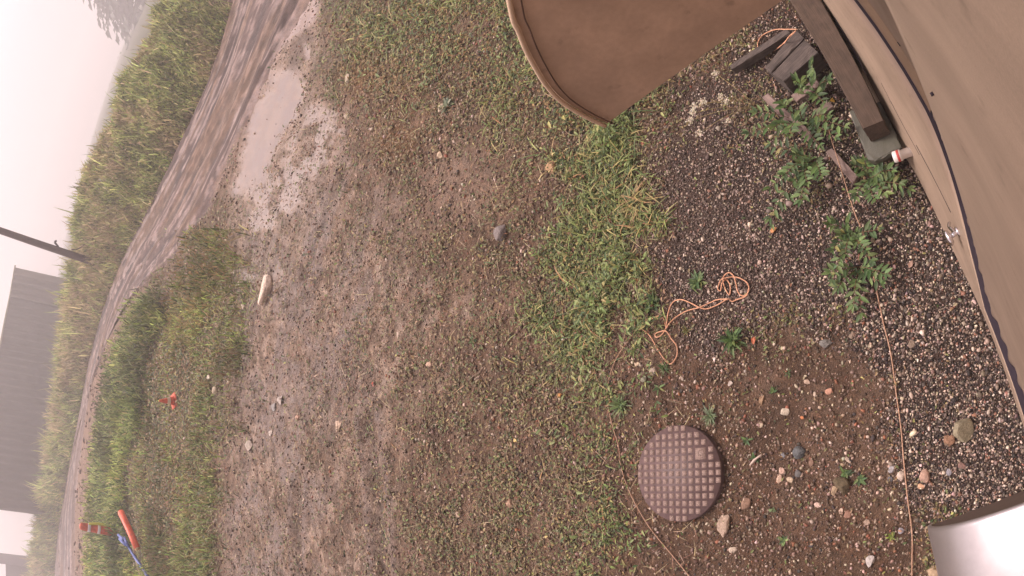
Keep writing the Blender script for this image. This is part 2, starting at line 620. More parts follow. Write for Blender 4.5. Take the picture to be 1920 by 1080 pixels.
wayoff = sstep(60, 90, np.hypot(X, Y))
C = lerp(C, (0.10, 0.10, 0.05), wayoff)
rough = 0.85 - 0.3 * np.maximum(sm, s4) - 0.15 * wet - 0.1 * mud
bumpy = 1.25 - 1.12 * np.maximum(sm, 0.8 * s4) - 0.5 * s3 * (1 - sm) * (1 - s4)
gi = np.arange(len(X)).reshape(GX.shape)
GF = np.stack([gi[:-1, :-1].ravel(), gi[:-1, 1:].ravel(), gi[1:, 1:].ravel(), gi[1:, :-1].ravel()], 1)
ground = mk('ground', np.stack([X, Y, HZ], 1), GF, mat_ground(), C, smooth=True, attr={'rough': rough, 'bumpy': bumpy})
tag(ground, kind='structure')

# the track: a rutted strip laid along its own course
NA, NC_ = 700, 110
_l, _r2 = _resample(spline(_pl, 8), NA), _resample(spline(_pr, 8), NA)
fr = np.linspace(-0.04, 1.04, NC_)
TXY = _l[:, None, :] * (1 - fr)[None, :, None] + _r2[:, None, :] * fr[None, :, None]
TX, TY = TXY[..., 0].ravel(), TXY[..., 1].ravel()
seg = np.r_[0, np.cumsum(np.hypot(*np.diff((_l + _r2) / 2, axis=0).T))]
TS = np.repeat(seg, NC_)
TF = np.tile(fr, NA)
wid = np.repeat(np.hypot(*(_l - _r2).T), NC_)
wob = (fbm(TS * 0.25, TS * 0, 101, 3) - 0.5) * 0.12
rutd = np.zeros(len(TX))
for ctr, dep, wd in ((0.16, -1, 0.045), (0.36, -0.8, 0.05), (0.25, 0.7, 0.04), (0.50, 0.5, 0.06), (0.62, -1, 0.05), (0.80, -0.7, 0.045), (0.90, 0.6, 0.03)):
    rutd += dep * np.exp(-((TF + wob - ctr) / wd) ** 2)
edge = np.clip(np.minimum(TF + 0.04, 1.04 - TF) / 0.10, 0, 1)
TZ = -0.13 + 0.15 * edge + 0.075 * rutd + 0.05 * (fbm(TX * 2.2, TY * 2.2, 102, 4) - 0.5) + 0.06 * (fbm(TF * 30, TS * 0.10, 103, 3) - 0.5)
TC = np.tile(np.array([0.155, 0.122, 0.112]), (len(TX), 1))
spk = fbm(TX * 5, TY * 5, 107, 4)
spk2 = fbm(TX * 2, TY * 2, 108, 4)
s1_ = sstep(0.45, 0.6, fbm(TF * 26, TS * 0.10, 104, 4) * 0.7 + spk * 0.3)
TC = lerp(TC, (0.065, 0.05, 0.047), np.clip(0.7 * s1_ + 0.75 * np.clip(-rutd, 0, 1), 0, 1))
TC = lerp(TC, (0.33, 0.275, 0.26), sstep(0.53, 0.58, fbm(TF * 36, TS * 0.14, 105, 3) * 0.65 + spk2 * 0.35) * 0.8)
TC = lerp(TC, (0.17, 0.118, 0.08), sstep(0.56, 0.66, fbm(TF * 8, TS * 0.2, 106, 3)) * 0.6)
TC = lerp(TC, (0.34, 0.29, 0.275), np.exp(-((TF + wob - 0.29) / 0.014) ** 2) * sstep(0.4, 0.55, spk2) * 0.8)
TC = TC * (0.25 + 1.45 * spk)[:, None] * np.array([1.02, 0.98, 0.95])
TC = lerp(TC, (0.28, 0.22, 0.195), (1 - edge) * 0.7)
ti = np.arange(len(TX)).reshape(NA, NC_)
TFc = np.stack([ti[:-1, :-1].ravel(), ti[:-1, 1:].ravel(), ti[1:, 1:].ravel(), ti[1:, :-1].ravel()], 1)[:, ::-1]
track = mk('road', np.stack([TX, TY, TZ], 1), TFc, mat_ground('track_mud', 0.12), TC, smooth=True, attr={'rough': 0.8 - 0.4 * np.clip(-rutd, 0, 1), 'bumpy': np.full(len(TX), 0.9)})
tag(track, kind='structure')

# ------------------------------------------------------------------ far bank beyond the track: a rising strip of soil, then a terrace behind it
SIL = [(330, -20), (300, 32), (290, 80), (255, 130), (230, 180), (195, 250), (170, 300), (150, 380), (140, 440), (135, 520), (120, 600), (112, 700), (100, 800), (86, 900), (76, 950), (62, 1080), (58, 1110)]
sil = spline(SIL, 6)
foot_px = []
fl = _resample(ROAD_L, 200)
NB = len(sil)
FOOT, TOP = [], []
for q in sil:
    a = math.atan2(*rays([q])[0][:2])
    # foot on the same bearing as the silhouette point
    fg = gp(fl)
    az = np.arctan2(fg[:, 0], fg[:, 1])
    i = int(np.argmin(np.abs(az - a)))
    f = fg[i]
    R = math.hypot(f[0], f[1])
    t = at_range(q[0], q[1], R + 4.5 + 0.06 * R)
    FOOT.append(f)
    TOP.append(t)
FOOT, TOP = np.array(FOOT), np.array(TOP)
BASEZ = np.minimum(TOP[:, 2] - 0.9, 1.3)
rows = [FOOT + [0, 0, -0.15]]
mid = FOOT * 0.35 + TOP * 0.65
mid[:, 2] = BASEZ * 0.75
rows.append(mid)
e = TOP.copy()
e[:, 2] = BASEZ
rows.append(e)
for k, zz in ((1.8, 0.0), (4.0, 0.0), (10, 0.0)):
    p = TOP.copy()
    p[:, :2] *= k
    p[:, 2] = 1.0
    rows.append(p)
bv = np.concatenate(rows)
bi = np.arange(len(bv)).reshape(len(rows), NB)
bf = np.stack([bi[:-1, :-1].ravel(), bi[:-1, 1:].ravel(), bi[1:, 1:].ravel(), bi[1:, :-1].ravel()], 1)
lim = np.hypot(bv[:, 0], bv[:, 1])
sc_ = np.minimum(1, 560 / lim)
bv[:, :2] *= sc_[:, None]
bank = mk('bank', bv, bf, mat_simple('bank_soil', (0.075, 0.075, 0.035), 0.9, 0.3, 1.5, bump=0.6, bscale=6), smooth=True)
tag(bank, kind='structure')


# ------------------------------------------------------------------ leaves and blades
def leaf_mesh(P, D, L, W, col, droop=0.25, fold=0.25, roll=None):
    """one pointed leaf per point: 6 corners, folded along the midrib, drooping at the tip"""
    n = len(P)
    D = D / (np.linalg.norm(D, axis=1)[:, None] + 1e-9)
    up = np.tile([0, 0, 1.0], (n, 1))
    S = np.cross(D, up)
    S /= np.linalg.norm(S, axis=1)[:, None] + 1e-9
    N = np.cross(S, D)
    if roll is not None:
        S, N = S * np.cos(roll)[:, None] + N * np.sin(roll)[:, None], N * np.cos(roll)[:, None] - S * np.sin(roll)[:, None]
    L = np.broadcast_to(L, (n,))[:, None]
    W = np.broadcast_to(W, (n,))[:, None]
    f = fold * W
    b0 = P
    m1 = P + D * L * 0.5 - N * f * 0.4
    tip = P + D * L - N * L * droop
    l1 = P + D * L * 0.35 + S * W * 0.5 + N * f
    r1 = P + D * L * 0.35 - S * W * 0.5 + N * f
    l2 = P + D * L * 0.7 + S * W * 0.36 + N * f * 0.6 - N * L * droop * 0.4
    r2 = P + D * L * 0.7 - S * W * 0.36 + N * f * 0.6 - N * L * droop * 0.4
    V = np.stack([b0, l1, l2, tip, r2, r1, m1], 1).reshape(-1, 3)
    o = (np.arange(n) * 7)[:, None]
    Q = np.concatenate([o + np.array([[0, 6, 1, 1]])[:, :3], o + np.array([[0, 5, 6]])])
    T = np.concatenate([o + np.array([[1, 6, 2]]), o + np.array([[2, 6, 3]]), o + np.array([[5, 4, 6]]), o + np.array([[4, 3, 6]])])
    F = np.concatenate([Q, T])
    c = np.repeat(col, 7, axis=0)
    return V, F, c


def card_mesh(P, D, L, W, col, roll):
    """cheap 4-corner folded leaf for far foliage"""
    n = len(P)
    D = D / (np.linalg.norm(D, axis=1)[:, None] + 1e-9)
    S = np.cross(D, np.tile([0.05, 0.02, 1.0], (n, 1)))
    S /= np.linalg.norm(S, axis=1)[:, None] + 1e-9
    N = np.cross(S, D)
    S, N = S * np.cos(roll)[:, None] + N * np.sin(roll)[:, None], N * np.cos(roll)[:, None] - S * np.sin(roll)[:, None]
    L = np.broadcast_to(L, (n,))[:, None]
    W = np.broadcast_to(W, (n,))[:, None]
    V = np.stack([P, P + D * L * 0.45 + S * W * 0.5 + N * W * 0.15, P + D * L - N * L * 0.15, P + D * L * 0.45 - S * W * 0.5 + N * W * 0.15], 1).reshape(-1, 3)
    o = (np.arange(n) * 4)[:, None]
    F = np.concatenate([o + np.array([[0, 1, 2]]), o + np.array([[0, 2, 3]])])
    return V, F, np.repeat(col, 4, axis=0)


def blade_mesh(P, D, L, W, col, bend=0.5):
    """one grass blade per point: three segments bending over"""
    n = len(P)
    D = D / (np.linalg.norm(D, axis=1)[:, None] + 1e-9)
    H = D.copy()
    H[:, 2] = 0
    H /= np.linalg.norm(H, axis=1)[:, None] + 1e-9
    S = np.stack([-H[:, 1], H[:, 0], np.zeros(n)], 1)
    L = np.broadcast_to(L, (n,))[:, None]
    W = np.broadcast_to(W, (n,))[:, None]
    bend = np.broadcast_to(bend, (n,))[:, None]
    pts = []
    for t in (0, 0.35, 0.7, 1.0):
        c = P + D * L * t + (H * 0.6 - np.array([0, 0, 1.0])) * L * bend * t * t
        pts.append(c)
    V = np.stack([pts[0] + S * W * 0.4, pts[0] - S * W * 0.4, pts[1] + S * W * 0.5, pts[1] - S * W * 0.5, pts[2] + S * W * 0.36, pts[2] - S * W * 0.36, pts[3]], 1).reshape(-1, 3)
    o = (np.arange(n) * 7)[:, None]
    Fq = np.concatenate([o + np.array([[0, 1, 3, 2]]), o + np.array([[2, 3, 5, 4]])])
    Ft = o + np.array([[4, 5, 6]])
    return V, [Fq, Ft], np.repeat(col, 7, axis=0)


def pal(n, cols, weights, jitter=0.18):
    cols = np.array(cols)
    w = np.array(weights, float)
    k = RNG.choice(len(cols), n, p=w / w.sum())
    c = cols[k] * (1 + RNG.normal(0, jitter, (n, 1))) * (1 + RNG.normal(0, 0.05, (n, 3)))
    return np.clip(c, 0.01, 0.9)


def rand_dir(n, lo, hi):
    a = RNG.uniform(0, 2 * math.pi, n)
    el = np.radians(RNG.uniform(lo, hi, n))
    return np.stack([np.cos(a) * np.cos(el), np.sin(a) * np.cos(el), np.sin(el)], 1)


def scatter(n, box=(235, 1800, -120, 1310)):
    """random spots on the ground: closer together near the camera"""
    px = np.stack([RNG.uniform(box[0], box[1], n), RNG.uniform(box[2], box[3], n)], 1)
    g = gp(px)
    return g[:, 0], g[:, 1]


def ground_pts(x, y):
    return np.stack([x, y, height(x, y)], 1)


GREENS = [(0.12, 0.16, 0.045), (0.18, 0.21, 0.07), (0.06, 0.09, 0.03), (0.30, 0.28, 0.10), (0.16, 0.175, 0.075), (0.28, 0.19, 0.085), (0.17, 0.075, 0.045)]

# low weeds over the yard
x, y = scatter(560000)
tall_here = np.zeros(len(x))
dens = 0.07 + 0.17 * patch(2.6, 61, 0.48, 0.6, x, y) + 0.26 * patch(8.0, 70, 0.52, 0.6, x, y)
dens = dens * (1 - 0.6 * Z_MUD(x, y))
dens = np.maximum(dens, 0.30 * patch(3.5, 62, 0.55, 0.65, x, y) * Z_MUD(x, y) )
dens = np.maximum(dens, 0.66 * Z_TOP(x, y) * (0.08 + 0.92 * patch(1.7, 63, 0.42, 0.56, x, y)))
dens = np.maximum(dens, 0.75 * Z_STRIP(x, y))
dens = np.maximum(dens, 0.5 * Z_STRIP2(x, y) * (0.05 + 0.85 * patch(4.0, 79, 0.45, 0.58, x, y)))
dens = np.maximum(dens, 0.9 * Z_LEFT(x, y) * (0.3 + 0.7 * patch(0.8, 64, 0.4, 0.6, x, y)))
dens = np.maximum(dens, 0.5 * Z_RUST(x, y))
dens = dens * (1 - 0.85 * Z_MUD2(x, y))
dens = dens * (1 - 0.93 * Z_DIRT(x, y)) * (1 - 0.975 * Z_GRAVEL(x, y) * (1 - 0.30 * Z_UNDER(x, y))) * (1 - Z_SILT(x, y)) * (1 - Z_SILT2(x, y)) * (1 - 0.9 * Z_SILT3(x, y)) * (1 - 0.97 * Z_ROAD(x, y)) * (1 - 0.9 * Z_DARKMUD(x, y))
k = RNG.uniform(0, 1, len(x)) < dens
x, y = x[k], y[k]
R = np.hypot(x, y)
P = ground_pts(x, y)
sl = np.maximum(0.019, 0.0054 * np.hypot(R, CAM_H)) * RNG.uniform(0.6, 1.5, len(x))
P[:, 2] += RNG.uniform(0.0, 0.9, len(x)) * sl
cols = pal(len(x), GREENS, [3, 2, 3, 2, 1.5, 1.5, 1.3], 0.25)
rz = np.maximum(Z_RUST(x, y) * (RNG.uniform(0, 1, len(x)) < 0.75), np.maximum(Z_LEFT(x, y) * (RNG.uniform(0, 1, len(x)) < 0.45), Z_TOP(x, y) * (RNG.uniform(0, 1, len(x)) < 0.25)))
cols = lerp(cols, (0.27, 0.15, 0.055), rz * 0.8)
lz = np.maximum(Z_MUD(x, y), 0.75 * (1 - np.maximum(Z_TOP(x, y), np.maximum(np.maximum(Z_STRIP(x, y), Z_STRIP2(x, y)), Z_LEFT(x, y))))) * (RNG.uniform(0, 1, len(x)) < 0.72)
dead = pal(len(x), [(0.13, 0.08, 0.05), (0.25, 0.155, 0.09), (0.40, 0.29, 0.19), (0.20, 0.08, 0.05), (0.16, 0.15, 0.07)], [3, 3, 1.7, 1, 2], 0.2)
cols = cols * (1 - 0.85 * lz[:, None]) + dead * 0.85 * lz[:, None]
V, F, c = leaf_mesh(P, rand_dir(len(x), -5, 50), sl, sl * RNG.uniform(0.28, 0.55, len(x)), cols)
tag(mk('weeds', V, F, M_LEAF, c), 'low green and rusty weeds spread over the muddy yard', 'weeds', kind='stuff')

# grass blades: the long clump, the top of the yard, tufts elsewhere
x, y = scatter(76000, (560, 1330, -120, 1280))
dens = 0.10 * Z_STRIP2(x, y) * patch(4.0, 79, 0.45, 0.58, x, y) + 0.55 * Z_STRIP(x, y) * (0.15 + 0.85 * patch(3.5, 65, 0.42, 0.56, x, y)) + 0.5 * Z_TOP(x, y) * patch(1.3, 66, 0.42, 0.56, x, y) + 0.02 * patch(3, 67, 0.6, 0.7, x, y)
dens *= (1 - 0.95 * Z_GRAVEL(x, y)) * (1 - 0.95 * Z_DIRT(x, y)) * (1 - 0.8 * Z_MUD(x, y)) * (1 - 0.8 * Z_MUD2(x, y))
k = RNG.uniform(0, 1, len(x)) < dens
x, y = x[k], y[k]
R = np.hypot(x, y, )
P = ground_pts(x, y)
Lb = (1 + 0.55 * Z_STRIP(x, y) + 0.5 * Z_TOP(x, y)) * (0.055 + 0.10 * RNG.uniform(0, 1, len(x)) ** 2) * np.clip(0.55 + R / 7, 0.8, 1.8)
Wb = np.maximum(0.006, 0.0017 * np.hypot(R, CAM_H)) * RNG.uniform(0.7, 1.4, len(x))
cols = pal(len(x), [(0.17, 0.22, 0.06), (0.27, 0.30, 0.10), (0.09, 0.135, 0.04), (0.42, 0.35, 0.14), (0.32, 0.18, 0.08)], [4, 3, 3, 1.3, 0.7], 0.2)
V, F, c = blade_mesh(P, rand_dir(len(x), 10, 75), Lb, Wb, cols, RNG.uniform(0.2, 0.8, len(x)))
tag(mk('grass', V, F, M_LEAF, c), 'green and yellowing grass clumps through the middle of the yard', 'grass', kind='stuff')

# broad leaved weeds standing in the clump
x, y = scatter(90000, (600, 1330, -60, 1110))
dens = 0.15 * Z_STRIP2(x, y) * patch(4.0, 79, 0.45, 0.58, x, y) + 0.5 * Z_STRIP(x, y) * (0.1 + 0.9 * patch(3.0, 77, 0.46, 0.58, x, y)) + 0.20 * Z_TOP(x, y) * patch(1.4, 78, 0.44, 0.6, x, y)
dens *= (1 - 0.97 * Z_GRAVEL(x, y)) * (1 - Z_SILT3(x, y)) * (1 - Z_ROAD(x, y))
k = RNG.uniform(0, 1, len(x)) < dens
x, y = x[k], y[k]
R = np.hypot(x, y)
P = ground_pts(x, y)
P[:, 2] += RNG.uniform(0.01, 0.10, len(x)) * (0.4 + patch(3.0, 77, 0.46, 0.6, x, y))
Lw = 0.036 * RNG.uniform(0.6, 1.7, len(x)) * np.clip(0.7 + R / 8, 0.9, 2.2)
V, F, c = leaf_mesh(P, rand_dir(len(x), -15, 60), Lw, Lw * RNG.uniform(0.2, 0.42, len(x)), pal(len(x), [(0.15, 0.205, 0.06), (0.22, 0.27, 0.10), (0.08, 0.125, 0.045), (0.36, 0.33, 0.13)], [4, 3, 3, 1.2], 0.2))
tag(mk('broad_weeds', V, F, M_LEAF, c), 'taller leafy weeds in the ragged green band beside the gravel', 'weeds', kind='stuff')

# dead stalks lying about
x, y = scatter(11000, (420, 1330, -120, 1280))
k = RNG.uniform(0, 1, len(x)) < (0.35 * (1 - Z_GRAVEL(x, y)) * (1 - Z_SILT(x, y)) * (0.2 + 0.8 * patch(1.6, 94, 0.45, 0.6, x, y)) * (1 - 0.7 * Z_MUD(x, y)))
x, y = x[k], y[k]
P = ground_pts(x, y) + [0, 0, 0.012]
R = np.hypot(np.hypot(x, y), CAM_H)
V, F, c = blade_mesh(P, rand_dir(len(x), 0, 25), RNG.uniform(0.05, 0.17, len(x)) * np.clip(R / 5, 0.8, 1.8), np.maximum(0.0035, 0.0008 * R), pal(len(x), [(0.42, 0.31, 0.19), (0.28, 0.16, 0.09), (0.5, 0.42, 0.22), (0.16, 0.085, 0.055)], [3, 2, 1.2, 2], 0.2), RNG.uniform(0.0, 0.25, len(x)))
tag(mk('dead_grass', V, F, M_LEAF, c), 'dead straw and reddish stalks lying over the yard', 'grass', kind='stuff')

# tall grass between the yard and the track
x, y = scatter(230000, (130, 600, 430, 1250))
d1 = Z_TALL(x, y)
d2 = Z_LEFT(x, y)
lump = fbm(x * 0.45, y * 0.45, 71, 4)
k = RNG.uniform(0, 1, len(x)) < np.maximum(d1 * 0.85, d2 * (0.16 + 0.5 * sstep(0.42, 0.60, lump)))
x, y, d1, lump = x[k], y[k], d1[k], lump[k]
R = np.hypot(x, y)
P = ground_pts(x, y)
Ht = np.where(d1 > 0.5, 0.70, 0.34) * (0.35 + 1.3 * lump) * RNG.uniform(0.45, 1.2, len(x))
for q_, r_q in (((334, 756), 1.6), ((345, 757), 1.6), ((262, 1040), 1.5), ((258, 1000), 1.5), ((235, 1010), 1.3), ((272, 1080), 1.2)):
    cq = g1(*q_)
    Ht = Ht * (0.3 + 0.7 * sstep(0.5, 1.0, np.hypot(x - cq[0], y - cq[1]) / r_q))
P[:, 2] += Ht * RNG.uniform(0, 0.75, len(x)) * (d1 > 0.5)
Wb = 0.0019 * R * RNG.uniform(0.5, 1.4, len(x))
cols = pal(len(x), [(0.21, 0.25, 0.08), (0.29, 0.32, 0.115), (0.37, 0.35, 0.16), (0.085, 0.115, 0.04), (0.38, 0.29, 0.17)], [4, 3.5, 2, 3, 1], 0.25)
cols = cols * (0.5 + 0.7 * sstep(0.35, 0.62, fbm(x * 0.8, y * 0.5, 73, 4)))[:, None] * np.array([0.9, 1.0, 0.95])
short = RNG.uniform(0, 1, len(x)) < 0.3 * (d1 < 0.5)
cols = lerp(cols, (0.24, 0.15, 0.085), short * 0.75)
warm = sstep(0.4, 0.65, fbm(x * 0.25, y * 0.25, 72, 3))
cols = cols * (1 + 0.28 * warm[:, None] * np.array([1.2, 0.9, 0.2]))
V, F, c = blade_mesh(P, rand_dir(len(x), 35, 88), np.minimum(Ht, 0.42) * RNG.uniform(0.6, 1.0, len(x)), Wb, cols, RNG.uniform(0.1, 0.55, len(x)))
tag(mk('tall_grass', V, F, M_GRASS, c), 'tall rank grass between the yard and the track', 'tall grass', kind='stuff')

# thicket on the bank beyond the track
n = 105000
u = RNG.uniform(0, NB - 1.001, n)
i0 = u.astype(int)
fr = (u - i0)[:, None]
fo = FOOT[i0] * (1 - fr) + FOOT[i0 + 1] * fr
to = TOP[i0] * (1 - fr) + TOP[i0 + 1] * fr
v = RNG.uniform(0, 1, n)
bulge = np.sin(v * math.pi) * 0.55
P = fo * (1 - v)[:, None] + to * v[:, None]
Rr = np.hypot(P[:, 0], P[:, 1])
lump = fbm(P[:, 0] * 0.55 + v * 3, P[:, 1] * 0.55 + v * 4, 81, 4)
lump2 = fbm(u * 0.9, v * 4, 83, 4)
P[:, 2] += bulge + (lump - 0.5) * 1.0 * np.sin(np.clip(v, 0.05, 0.75) * 2.0) + (lump2 - 0.5) * 1.1 * sstep(0.0, 0.2, v) - RNG.exponential(0.18, n)
P[:, :2] += RNG.normal(0, 0.12, (n, 2))
Lc = (0.0052 * Rr) * RNG.uniform(0.5, 1.6, n)
cols = pal(n, [(0.25, 0.30, 0.10), (0.35, 0.38, 0.14), (0.43, 0.41, 0.19), (0.14, 0.18, 0.07), (0.48, 0.38, 0.25)], [4, 3.5, 2, 2.2, 0.8], 0.22)
cols = cols * (0.7 + 0.65 * sstep(0.35, 0.62, fbm(u * 1.3, v * 6, 85, 4)))[:, None]
dry = sstep(0.48, 0.62, fbm(u * 0.28 + 7, v * 2.6, 84, 4))
cols = lerp(cols, (0.48, 0.36, 0.24), dry * 0.7 * (RNG.uniform(0, 1, n) < 0.7))
wisp = RNG.uniform(0, 1, n) < 0.6
D = rand_dir(n, 5, 88)
V1, F1, c1_ = card_mesh(P[~wisp], D[~wisp], Lc[~wisp] * 1.1, Lc[~wisp] * RNG.uniform(0.3, 0.6, (~wisp).sum()), cols[~wisp], RNG.uniform(0, 6.28, (~wisp).sum()))
Dw = rand_dir(n, 50, 89)[wisp]
tall_ = RNG.uniform(0.9, 2.6, wisp.sum()) * (1 + 0.9 * (RNG.uniform(0, 1, wisp.sum()) < 0.06))
V2, F2, c2_ = blade_mesh(P[wisp] - [0, 0, 0.12], Dw, Lc[wisp] * tall_ * 1.5, Lc[wisp] * 0.22, cols[wisp] * 1.08, RNG.uniform(0.05, 0.5, wisp.sum()))
V, F = join([(V1, [F1]), (V2, F2)])
c = np.concatenate([c1_, c2_])
tag(mk('thicket', V, F, M_GRASS, c), 'dense green and straw coloured thicket on the bank beyond the track', 'thicket', kind='stuff')


# ------------------------------------------------------------------ gravel, grit and clods
def ico(sub):
    bm = bmesh.new()
    bmesh.ops.create_icosphere(bm, subdivisions=sub, radius=1)
    v = np.array([p.co[:] for p in bm.verts])
    f = np.array([[q.index for q in p.verts] for p in bm.faces])
    bm.free()
    return v, f


IV, IF = ico(1)
IV2, IF2 = ico(3)


def pebbles(name, P, S, cols, flat=(0.5, 0.9), sink=0.25):
    n = len(P)
    v = IV[None] * (1 + RNG.normal(0, 0.2, (n, len(IV), 1)))
    sc = np.stack([S * RNG.uniform(0.75, 1.35, n), S * RNG.uniform(0.6, 1.0, n), S * RNG.uniform(*flat, n)], 1)
    v = v * sc[:, None, :]
    a = RNG.uniform(0, 6.28, n)
    tl = RNG.normal(0, 0.4, n)
    ct, st = np.cos(tl)[:, None], np.sin(tl)[:, None]
    v = np.stack([v[..., 0] * ct + v[..., 2] * st, v[..., 1], -v[..., 0] * st + v[..., 2] * ct], -1)
    ca, sa = np.cos(a)[:, None], np.sin(a)[:, None]
    v = np.stack([v[..., 0] * ca - v[..., 1] * sa, v[..., 0] * sa + v[..., 1] * ca, v[..., 2]], -1)
    Q = P.copy()
    Q[:, 2] += S * sink
    v = (v + Q[:, None, :]).reshape(-1, 3)
    f = (IF[None] + (np.arange(n) * len(IV))[:, None, None]).reshape(-1, 3)
    return mk(name, v, f, M_PEB, np.repeat(cols, len(IV), 0))


x, y = scatter(120000, (1180, 1960, -30, 1110))
gv = Z_GRAVEL(x, y)
k = RNG.uniform(0, 1, len(x)) < gv * 0.95
x, y = x[k], y[k]
P = ground_pts(x, y)
S = 0.0048 * np.exp(RNG.normal(0, 0.42, len(x)))
P[:, 2] += RNG.uniform(-0.002, 0.006, len(x))
cols = pal(len(x), [(0.036, 0.028, 0.026), (0.09, 0.068, 0.056), (0.20, 0.15, 0.118), (0.40, 0.315, 0.245), (0.60, 0.50, 0.41), (0.22, 0.11, 0.075)], [2.8, 2.7, 2.6, 2.2, 0.5, 0.6], 0.2)
wd_ = np.abs(0.717 * x - y - 0.077) / 1.23
dust = sstep(0.5, 1.4, wd_) * (0.35 + 0.5 * patch(2.5, 93, 0.35, 0.6, x, y)) * RNG.uniform(0.3, 1, len(x))
cols = lerp(cols, (0.19, 0.14, 0.112), dust * 0.72)
tag(pebbles('gravel', P, S, cols), 'mixed dark and pale gravel laid along the tan wall', 'gravel', kind='stuff')

x, y = scatter(240000, (110, 1760, -120, 1310))
dz = Z_DIRT(x, y)
dens = 0.42 * (1 - Z_GRAVEL(x, y)) * (0.4 + 0.6 * patch(3, 91, 0.4, 0.6, x, y)) * (1 - 0.97 * np.maximum(Z_SILT(x, y), Z_SILT2(x, y))) * (1 - 0.75 * Z_SILT4(x, y) * patch(1.5, 33, 0.44, 0.50, x, y))
dens = np.maximum(dens, 0.30 * dz * (0.35 + 0.65 * patch(4, 92, 0.4, 0.62, x, y)))
k = RNG.uniform(0, 1, len(x)) < dens
x, y, dz = x[k], y[k], dz[k]
R = np.hypot(x, y)
P = ground_pts(x, y)
S = np.maximum(0.0040, 0.00155 * np.hypot(R, CAM_H)) * np.exp(np.clip(RNG.normal(0, 0.5, len(x)), -1.2, 0.85))
cols = pal(len(x), [(0.09, 0.058, 0.04), (0.17, 0.115, 0.083), (0.27, 0.195, 0.145), (0.45, 0.36, 0.28), (0.05, 0.042, 0.038), (0.24, 0.10, 0.06)], [3.5, 3.2, 2.4, 1.2, 0.7, 0.6], 0.2)
S = S * (1 - 0.3 * Z_MUD(x, y))
tag(pebbles('grit', P, S, cols), 'small stones and clods of earth scattered through the mud', 'grit', kind='stuff')


# ------------------------------------------------------------------ stones one can tell apart
def stone_mesh(seed, angular=0.6):
    rg = np.random.default_rng(seed)
    v = IV2.copy()
    for _ in range(9):
        nn = rg.normal(0, 1, 3)
        nn /= np.linalg.norm(nn)
        cut = rg.uniform(0.42, 0.8) * (1 if angular > 0.3 else 1.15)
        d = np.maximum(0, v @ nn - cut)
        v = v - d[:, None] * nn * (0.95 if angular > 0.3 else 0.6)
    ph = rg.uniform(0, 6.28, 3)
    v = v * (1 + 0.06 * np.sin(v @ rg.normal(0, 3, 3) + ph[0]) + 0.04 * np.sin(v @ rg.normal(0, 6, 3) + ph[1]))[:, None]
    v = v / np.abs(v).max(0)
    return v


def stone(px, py, lx, ly, ang, colr, label, angular=0.6, tall=0.55, name='stone', cat='stone', group=None, seed=None):
    """a stone of lx by ly photo pixels, long side turned by ang degrees from the picture's level"""
    c = g1(px, py)
    dist = math.hypot(math.hypot(c[0], c[1]), CAM_H)
    a = math.radians(ang)
    e = g1(px + math.cos(a) * 4, py + math.sin(a) * 4) - g1(px - math.cos(a) * 4, py - math.sin(a) * 4)
    el = np.linalg.norm(e) / 8
    e2 = g1(px - math.sin(a) * 4, py + math.cos(a) * 4) - g1(px + math.sin(a) * 4, py - math.cos(a) * 4)
    e2l = np.linalg.norm(e2) / 8
    iso = dist / FPX
    el, e2l = min(el, iso * 2.2), min(e2l, iso * 2.2)
    A, Bw = lx * el / 2, ly * e2l / 2
    Hh = min(A, Bw) * tall
    fr = frame(e)
    v = stone_mesh(seed or int(px * 7 + py), angular)
    v = v * [A, Bw, Hh]
    v = v @ fr
    o = mk(name, v, IF2, M_STONE, np.tile(np.array(colr), (len(v), 1)), smooth=angular < 0.3)
    if angular >= 0.3:
        for p in o.data.polygons:
            p.use_smooth = False
    o.location = (c[0], c[1], G(c[0], c[1]) + Hh * 0.40)
    tag(o, label, cat, group)
    return o


